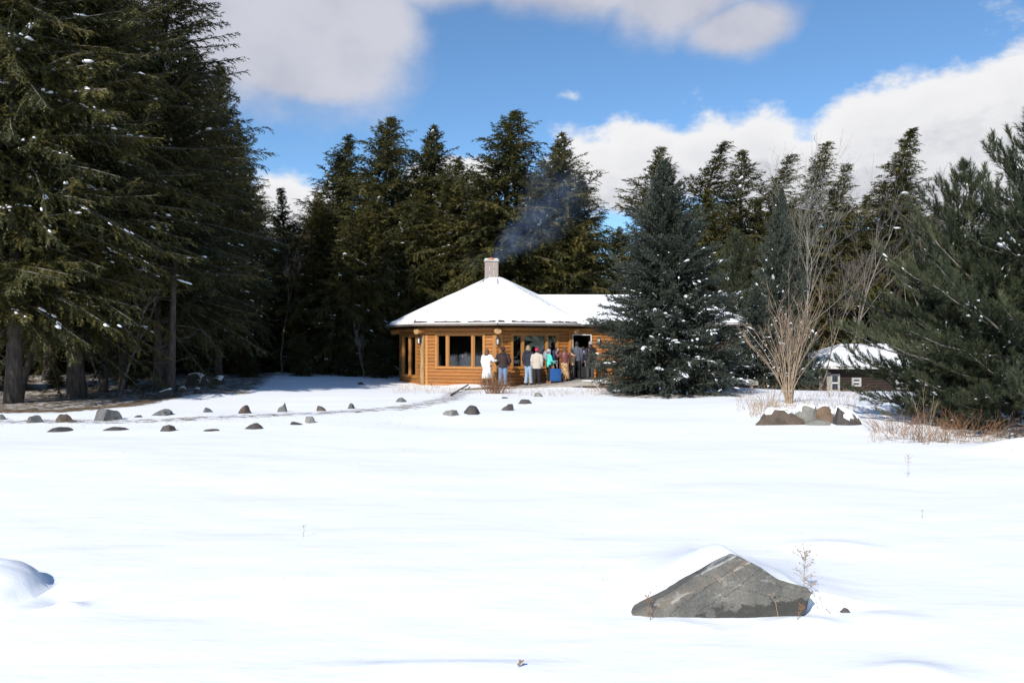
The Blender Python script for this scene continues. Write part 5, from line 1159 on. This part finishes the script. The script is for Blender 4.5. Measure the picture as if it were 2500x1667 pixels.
# ------------------------------------------------------------------ people
def cloth(name, c, c2=None, rough=.8, sc=18, bs=.3): return simple(name, c, c2 or tuple(v * .7 for v in c), sc, rough, bs, .006)
M['skin'] = simple('skin', (0.55, 0.33, 0.25), (0.48, 0.28, 0.21), 10, .55, .05)
CL = dict(white=cloth('white_knit', (.78, .77, .75), (.70, .69, .67)), brownhood=cloth('brown_fleece', (.040, .022, .020)), jeans=cloth('blue_denim', (.17, .26, .40), (.11, .18, .30)), ljeans=cloth('light_denim', (.30, .39, .50), (.20, .29, .40)),
          navy=cloth('navy_puffer', (.020, .024, .042)), cream=cloth('cream_fleece', (.52, .46, .39), (.40, .35, .29), .95, 40, .8), black=cloth('black_cloth', (.012, .012, .014)), teal=cloth('teal_shell', (.09, .62, .50), (.07, .50, .41), .5), maroon=cloth('maroon_leather', (.16, .050, .040), (.11, .034, .028), .45),
          grey=cloth('slate_jacket', (.085, .095, .12), (.06, .068, .085)), lilac=cloth('lilac_fleece', (.28, .27, .55)), leather=cloth('dark_leather', (.030, .022, .020), (.016, .012, .011), .4), charcoal=cloth('charcoal_cloth', (.055, .052, .052)), tan=cloth('tan_jacket', (.50, .33, .19), (.36, .22, .12)), hoodgrey=cloth('grey_jersey', (.34, .31, .29)),
          redhat=cloth('red_knit', (.46, .035, .07), (.36, .025, .05), .95, 40, .6), greyhat=cloth('grey_knit', (.42, .42, .44), None, .95, 40, .6), maroonhat=cloth('maroon_knit', (.07, .022, .03), None, .95, 40, .6), orange=cloth('orange_leather', (.48, .17, .05)), boot=cloth('dark_boot', (.03, .025, .022)), blue=cloth('blue_shell', (.016, .078, .24), (.013, .06, .19), .25, 3, .02), navypack=cloth('navy_canvas', (.02, .035, .08)), greypack=cloth('grey_canvas', (.28, .31, .34)))
M['hair_brown'] = simple('brown_hair', (.055, .030, .018), (.13, .075, .04), 30, .6, .6, .01, stretch=(3, 3, .4)); M['hair_fair'] = simple('fair_hair', (.22, .14, .075), (.36, .25, .14), 30, .6, .6, .01, stretch=(3, 3, .4)); M['hair_dark'] = simple('dark_hair', (.018, .013, .010), (.035, .025, .02), 30, .6, .6, .01, stretch=(3, 3, .4))
def floral(name, base, cols, sc, cover):
    m, nt, b = newmat(name); b.inputs['Roughness'].default_value = .85
    tcn = N(nt, 'ShaderNodeTexCoord'); v = N(nt, 'ShaderNodeTexVoronoi'); v.inputs['Scale'].default_value = sc; nt.links.new(tcn.outputs['Object'], v.inputs['Vector'])
    sp_ = N(nt, 'ShaderNodeSeparateColor'); nt.links.new(v.outputs['Color'], sp_.inputs[0]); r = ramp(nt, sp_.outputs[0], [(i / max(1, len(cols) - 1), c) for i, c in enumerate(cols)]); r.color_ramp.interpolation = 'CONSTANT'
    mr_ = N(nt, 'ShaderNodeMapRange'); nt.links.new(v.outputs['Distance'], mr_.inputs[0]); mr_.inputs[1].default_value = cover; mr_.inputs[2].default_value = cover - .08
    f = mr_.outputs[0]
    nt.links.new(mixrgb(nt, f, base, r.outputs[0]), b.inputs['Base Color']); return m
CL['floral'] = floral('floral_skirt', (.42, .24, .10), [(.012, .012, .014), (.50, .12, .05), (.60, .50, .36), (.03, .10, .06), (.02, .02, .02)], 17, .52)
CL['hemprint'] = floral('printed_hem', (.74, .73, .71), [(.03, .03, .03), (.05, .05, .05), (.2, .2, .2)], 22, .36)
def remesh(o, vox, disp=0.0, dsz=.12):
    r = o.modifiers.new('fuse', 'REMESH'); r.mode = 'VOXEL'; r.voxel_size = vox; r.use_smooth_shade = True
    s = o.modifiers.new('soften', 'SMOOTH'); s.factor = .5; s.iterations = 3
    if disp:
        t = bpy.data.textures.get('folds') or bpy.data.textures.new('folds', 'CLOUDS'); t.noise_scale = dsz
        d_ = o.modifiers.new('folds', 'DISPLACE'); d_.texture = t; d_.strength = disp; d_.mid_level = .5
    return o
def person(loc, heading, H, label, top='navy', legs='jeans', shoes='boot', hat=None, hair='hair_brown', hairlen=0, hood=None, arms=None, coat=0.0, skirt=None, seated=False, lean=0.0, look=0.0, bulk=1.0, hemprint=None, cuffs=None, headtilt=0.0):
    s = H / 1.72
    r = empty('person', loc, heading, s); tag(r, label, 'person', 'people queueing at the cabin door')
    lv = Vector
    hip = .92; dz = -.44 if seated else 0
    hipL, hipR = lv((-.09, 0, hip + dz)), lv((.09, 0, hip + dz))
    if seated:
        knL, knR = lv((-.12, .44, .50)), lv((.12, .44, .50)); anL, anR = lv((-.12, .42, .09)), lv((.12, .42, .09))
    else:
        knL, knR = lv((-.105, .03, .50)), lv((.10, .00, .50)); anL, anR = lv((-.12, -.02, .09)), lv((.115, .04, .09))
    def up(z, f=0.0): return lv((0, lean * (z - hip) * .6 + f, z + dz))
    neck = up(1.46); headc = up(1.61, .015 + headtilt * .5)
    shL, shR = up(1.40) + lv((-.185, 0, 0)), up(1.40) + lv((.185, 0, 0))
    arms = arms or {}
    def arm(side):
        sh = shL if side == 'L' else shR; sg = -1 if side == 'L' else 1
        e, w = arms.get(side, ((sg * .06, -.03, -.27), (sg * .05, .05, -.52)))
        return sh, sh + lv(e), sh + lv(w)
    # ---- body: one fused surface
    m = MB()
    m.tube([up(.86), up(.98), up(1.12), up(1.30), up(1.41)], [(.15, .10), (.155, .105), (.13, .095), (.16, .11), (.13, .085)], 14, ref=lv((1, 0, 0)))
    m.tube([up(1.38), neck, up(1.56)], [.065, .055, .052], 10)
    Rk = Matrix.Rotation(look, 3, 'Z')
    def hd(v): return headc + Rk @ lv(v)
    m.ell(headc + lv((0, 0, .01)), (.074, .092, .108), 16, 12); m.ell(hd((0, .03, -.055)), (.052, .058, .055), 12, 8)
    m.ell(hd((0, .098, -.012)), (.014, .018, .022), 8, 6)
    for q in (-1, 1): m.ell(hd((q * .076, -.005, -.01)), (.011, .02, .03), 8, 6)
    m.ell(hd((0, .085, -.055)), (.026, .012, .010), 8, 6)
    for sd_ in 'LR':
        sh, el_, wr = arm(sd_); sg = -1 if sd_ == 'L' else 1
        m.tube([sh, sh.lerp(el_, .5), el_, el_.lerp(wr, .5), wr], [.055, .047, .040, .038, .028], 10)
        fd = (wr - el_).normalized(); sdv = fd.cross(lv((0, 0, 1))); sdv = sdv.normalized() if sdv.length > .2 else lv((0, 1, 0)); pn = sdv.cross(fd)
        m.tube([wr, wr + fd * .04, wr + fd * .085], [(.026, .018), (.040, .017), (.038, .015)], 10, ref=sdv)
        for q, ln in ((-.030, .062), (-.010, .076), (.011, .070), (.030, .052)):
            b0 = wr + fd * .075 + sdv * q; m.tube([b0, b0 + fd * ln * .5 + pn * .006, b0 + fd * ln * .85 + pn * .022], [.0095, .009, .0075], 6)
        b0 = wr + fd * .03 + sdv * .03 * -sg; m.tube([b0, b0 + fd * .03 - sdv * sg * .025, b0 + fd * .058 - sdv * sg * .030 + pn * .012], [.012, .0105, .008], 6)
    for h_, k_, a_ in ((hipL, knL, anL), (hipR, knR, anR)):
        m.tube([h_, h_.lerp(k_, .5), k_, k_.lerp(a_, .4), a_], [.085, .072, .054, .050, .036], 10); m.ell(a_ + lv((0, .07, -.045)), (.042, .12, .035), 10, 6)
    remesh(m.build('body', M['skin'], r, True), .0085)
    for q in (-1, 1):
        m = MB(); m.ell(hd((q * .031, .086, .010)), (.011, .006, .007), 8, 6); m.build('eye', M['blackmetal'], r, True)
    # ---- legs
    if not skirt or skirt == 'short':
        m = MB(); b_ = bulk
        m.ell(lv((0, 0, hip + .02 + dz)), (.17 * b_, .125 * b_, .12), 14, 8)
        for h_, k_, a_ in ((hipL, knL, anL), (hipR, knR, anR)): m.tube([h_ + lv((0, 0, .03)), h_.lerp(k_, .5), k_, k_.lerp(a_, .6), a_ + lv((0, 0, .015))], [.105 * b_, .092 * b_, .076 * b_, .072 * b_, .076], 12)
        remesh(m.build('trousers', CL[legs], r, True), .016, .022, .10)
        if cuffs:
            for a_ in (anL, anR): m = MB(); m.tube([a_ + lv((0, 0, .0)), a_ + lv((0, 0, .05))], [.082, .082], 12); m.build('cuff', CL[cuffs], r, True)
    else:
        m = MB(); vs = []; nn = 36; zs_ = [hip + .10, hip, .7, .5, .3, .12]; rd = [(.15, .115), (.18, .14), (.205, .17), (.225, .19), (.245, .205), (.265, .225)]
        for z, (a_, c_) in zip(zs_, rd):
            for k in range(nn):
                an = 2 * pi * k / nn; w_ = 1 + .07 * sin(an * 7 + z * 2) * (hip + .1 - z); vs.append((a_ * w_ * cos(an), c_ * w_ * sin(an), z))
        m.add(vs, [(j * nn + k, (j + 1) * nn + k, (j + 1) * nn + (k + 1) % nn, j * nn + (k + 1) % nn) for j in range(5) for k in range(nn)]); o = m.build('skirt', CL[skirt], r, True); so_ = o.modifiers.new('t', 'SOLIDIFY'); so_.thickness = .008
    # ---- shoes
    for a_ in (anL, anR):
        m = MB(); m.tube([a_ + lv((0, -.06, -.055)), a_ + lv((0, .02, -.05)), a_ + lv((0, .10, -.06)), a_ + lv((0, .165, -.068))], [(.040, .040), (.050, .046), (.050, .034), (.032, .022)], 10, ref=lv((1, 0, 0))); m.tube([a_ + lv((0, -.01, -.05)), a_ + lv((0, -.01, .06))], [.052, .050], 10)
        remesh(m.build('shoe', CL[shoes], r, True), .014)
    # ---- jacket or coat
    m = MB(); b_ = bulk; hem = .84 - coat
    zs_ = ([hem] if coat < .2 else [hem, hem + .2, .80]) + [.92, 1.06, 1.22, 1.36, 1.45, 1.49]
    w_ = ([(.185, .145)] if coat < .2 else [(.215, .18), (.205, .17), (.19, .155)]) + [(.18, .14), (.175, .135), (.19, .14), (.185, .125), (.12, .09), (.085, .075)]
    m.tube([up(z) if z > hip else lv((0, 0, z + dz)) for z in zs_], [(a_ * b_, c_ * b_) for a_, c_ in w_], 18, ref=lv((1, 0, 0)))
    for sd_ in 'LR':
        sh, el_, wr = arm(sd_); m.ell(sh + lv((0, 0, -.02)), (.085 * b_, .085 * b_, .08), 12, 8)
        m.tube([sh, sh.lerp(el_, .5), el_, el_.lerp(wr, .5), wr], [.084 * b_, .076 * b_, .068 * b_, .062, .056], 12)
    if hood == 'up': m.ell(headc + lv((0, -.02, .01)), (.118, .125, .145), 16, 12)
    elif hood == 'down': m.ell(up(1.45, -.10), (.13, .06, .085), 14, 8)
    else: m.tube([up(1.44), up(1.515)], [.085, .078], 12)
    jk = remesh(m.build('coat' if coat > .2 else 'jacket', CL[top], r, True), .016, .010 if coat > .2 else .022, .09)
    if hemprint:
        m = MB(); vs = []; nn = 24
        for z, q in ((hem - .01, .236), (hem + .12, .229), (hem + .24, .220)):
            for k in range(nn): an = 2 * pi * k / nn; vs.append((q * cos(an) * b_, q * .86 * sin(an) * b_, z))
        m.add(vs, [(j * nn + k, j * nn + (k + 1) % nn, (j + 1) * nn + (k + 1) % nn, (j + 1) * nn + k) for j in range(2) for k in range(nn)]); m.build('printed_hem', CL[hemprint], r, True)
    # ---- hair and hat
    if hood != 'up' or hairlen:
        m = MB(); m.ell(hd((0, -.018, .030)), (.088, .096, .098), 16, 10); m.ell(hd((0, -.055, -.01)), (.080, .062, .085), 12, 8)
        if hairlen:
            m.tube([hd((0, -.04, .06)), hd((0, -.075, -.06)), hd((0, -.085, -.06 - hairlen * .6)), hd((0, -.075, -.06 - hairlen))], [(.08, .06), (.10, .055), (.105, .05), (.06, .03)], 12, ref=Rk @ lv((1, 0, 0)))
            for q in (-1, 1): m.tube([hd((q * .07, .0, .03)), hd((q * .088, .0, -.08)), hd((q * .085, -.02, -.08 - hairlen * .7))], [.03, .032, .02], 8)
        remesh(m.build('hair', M[hair], r, True), .012, .02, .04)
    if hat:
        m = MB(); m.tube([hd((0, -.01, .005)), hd((0, -.012, .055)), hd((0, -.016, .10)), hd((0, -.02, .135)), hd((0, -.02, .15))], [(.096, .108), (.098, .112), (.088, .10), (.058, .068), (.02, .02)], 18, ref=Rk @ lv((1, 0, 0)))
        m.tube([hd((0, -.01, -.002)), hd((0, -.01, .035))], [(.103, .115), (.103, .115)], 18, ref=Rk @ lv((1, 0, 0))); m.build('hat', CL[hat], r, True)
    return r
def stand(px, d, top_py, heading, label, ramp=True, **k):
    x = (px - 1250) / F * d; z = (ramp_z(x) if ramp else gz(x, d)); H = at(px, top_py, d).z - z
    return person((x, d, z), radians(heading), H, label, **k)
hold = {'L': ((-.08, .10, -.25), (.06, .26, -.18)), 'R': ((.08, .10, -.25), (-.04, .26, -.18))}
stand(1189, 31.0, 852, -25, 'person with long brown hair in a long white coat with a dark printed hem', False, top='white', legs='black', hair='hair_brown', hairlen=.24, coat=.48, hemprint='hemprint', arms={'R': ((.13, .06, -.22), (.22, .20, -.22))}, bulk=1.12)
stand(1228, 31.2, 847, 0, 'person in a dark brown hooded sweatshirt, maroon cap and blue jeans beside the white coat', False, top='brownhood', legs='jeans', hat='maroonhat', hair='hair_dark', hood='down', bulk=1.12, arms={'L': ((-.12, -.02, -.27), (-.06, .10, -.46)), 'R': ((.12, -.02, -.27), (.06, .10, -.46))})
stand(1290, 31.6, 843, -35, 'person with fair hair in a black puffer jacket and light rolled jeans', top='navy', legs='ljeans', hair='hair_fair', hairlen=.13, hood='down', cuffs='ljeans', bulk=1.05)
stand(1311, 31.3, 850, -15, 'person in a cream fleece coat, red knit hat and black trousers', top='cream', legs='black', hat='redhat', hood=None, coat=.08, bulk=1.2)
stand(1340, 31.6, 853, -70, 'person in a teal jacket with grey knit hat and orange boots', top='teal', legs='black', shoes='orange', hat='greyhat', hair='hair_brown', hood='down', arms={'R': ((.05, .06, -.26), (.02, .26, -.36)), 'L': ((-.05, .04, -.26), (0, .22, -.40))})
stand(1359, 32.0, 848, -110, 'person all in black looking back, between the teal jacket and the maroon jacket', top='black', legs='black', hair='hair_dark', hood='down', hairlen=.1, look=-.4)
stand(1379, 31.7, 847, 0, 'person in a maroon leather jacket and long floral skirt', top='maroon', skirt='floral', hair='hair_brown', arms={'L': ((-.16, .02, -.17), (-.24, .10, .02)), 'R': ((.15, .04, -.20), (.20, .16, -.12))})
stand(1396, 32.1, 853, 35, 'person in a tan jacket mostly hidden between the maroon and the slate grey jacket', top='tan', legs='charcoal', hair='hair_dark', arms=hold)
stand(1408, 32.4, 834, -5, 'tall person in a slate grey jacket and black trousers right before the doorway', top='grey', legs='black', hair='hair_dark', bulk=1.12)
stand(1424, 33.1, 846, -20, 'person with a lilac sleeve half hidden in the doorway', top='lilac', legs='black', hair='hair_dark', arms={'R': ((.20, .05, -.05), (.38, .14, -.06))})
stand(1441, 32.3, 834, 15, 'person in a dark leather jacket with grey hood up, rightmost at the door', top='leather', legs='charcoal', hood='down', hat='hoodgrey', hair='hair_dark', lean=-.12, bulk=1.05, headtilt=-.06)
# seated person behind the left window
pi_ = person((at(1138, 860, 33.6).x, 33.7, .11), radians(150), 1.62, 'seated person in dark clothes whose face shows through the left cabin window', top='black', legs='black', hair='hair_brown', seated=True, arms={'R': ((.05, .12, -.22), (-.10, .20, .05))}); pi_['group'] = 'people inside the cabin'
m = MB(); q = pi_.location
for dx, dy in ((-.18, -.15), (.18, -.15), (-.18, .15), (.18, .15)): m.box((q.x + dx, q.y + dy, .11 + .2), (.04, .04, .4))
m.box((q.x, q.y, .11 + .385), (.44, .38, .03)); tag(m.build('stool', M['trim']), 'low wooden stool under the seated person inside the cabin', 'stool')
# ------------------------------------------------------------------ luggage
def suitcase(px, d, w, h, dp, mat, label, rz, handle=.4):
    x = (px - 1250) / F * d; r = empty('suitcase', (x, d, ramp_z(x)), rz); tag(r, label, 'suitcase')
    bm = bmesh.new(); bmesh.ops.create_cube(bm, size=1); bmesh.ops.scale(bm, vec=(w, dp, h - .06), verts=bm.verts); bmesh.ops.bevel(bm, geom=bm.edges[:], offset=.045, segments=4, affect='EDGES', profile=.6); bmesh.ops.translate(bm, vec=(0, 0, .06 + (h - .06) / 2), verts=bm.verts)
    me = bpy.data.meshes.new('shell'); bm.to_mesh(me); bm.free(); me.materials.append(CL[mat]); me.shade_smooth(); link('shell', me, r)
    for k in range(5): m = MB(); m.box((-w * .36 + k * w * .18, -dp / 2 - .002, .06 + (h - .06) / 2), (.02, .012, (h - .06) * .78)); m.build('rib', CL[mat], r)
    for a_ in (-1, 1):
        for b_ in (-1, 1): m = MB(); m.tube([(a_ * w * .36 - .012, b_ * dp * .3, .03), (a_ * w * .36 + .012, b_ * dp * .3, .03)], .03, 10); m.build('wheel', M['blackmetal'], r)
    m = MB(); m.tube([(-.08, dp * .3, h - .03), (-.08, dp * .3, h + handle)], .009, 6); m.tube([(.08, dp * .3, h - .03), (.08, dp * .3, h + handle)], .009, 6); m.tube([(-.09, dp * .3, h + handle), (.09, dp * .3, h + handle)], .014, 8); m.build('handle', M['flash'], r)
suitcase(1356, 31.25, .46, .58, .26, 'blue', 'glossy blue suitcase with ribs standing on the ramp', .08, .32)
suitcase(1424, 32.5, .38, .52, .24, 'black', 'black suitcase standing on the ramp before the doorway', -.2, .25)
def backpack(px, d, z, rz, mat, label):
    x = (px - 1250) / F * d; r = empty('backpack', (x, d, z), rz); tag(r, label, 'backpack')
    m = MB(); m.tube([(0, 0, 0), (0, 0, .06), (0, 0, .25), (0, .01, .36), (0, .02, .41)], [(.11, .07), (.14, .09), (.14, .09), (.12, .07), (.06, .03)], 14, ref=Vector((1, 0, 0))); m.build('bag', CL[mat], r, True)
    m = MB(); m.tube([(0, -.08, .05), (0, -.09, .08), (0, -.09, .18), (0, -.08, .21)], [(.08, .02), (.10, .04), (.10, .04), (.07, .02)], 12, ref=Vector((1, 0, 0))); m.build('pocket', CL[mat], r, True)
    for sg in (-1, 1): m = MB(); m.tube([(sg * .08, .06, .38), (sg * .10, .16, .40), (sg * .10, .20, .25), (sg * .09, .07, .06)], .014, 6); m.build('strap', CL[mat], r, True)
backpack(1331, 31.6, ramp_z(1.36) + .92, radians(-70), 'greypack', 'grey backpack on the back of the teal jacket')
backpack(1352, 31.85, ramp_z(1.7) + .93, radians(-80), 'navypack', 'navy backpack on the person in black')
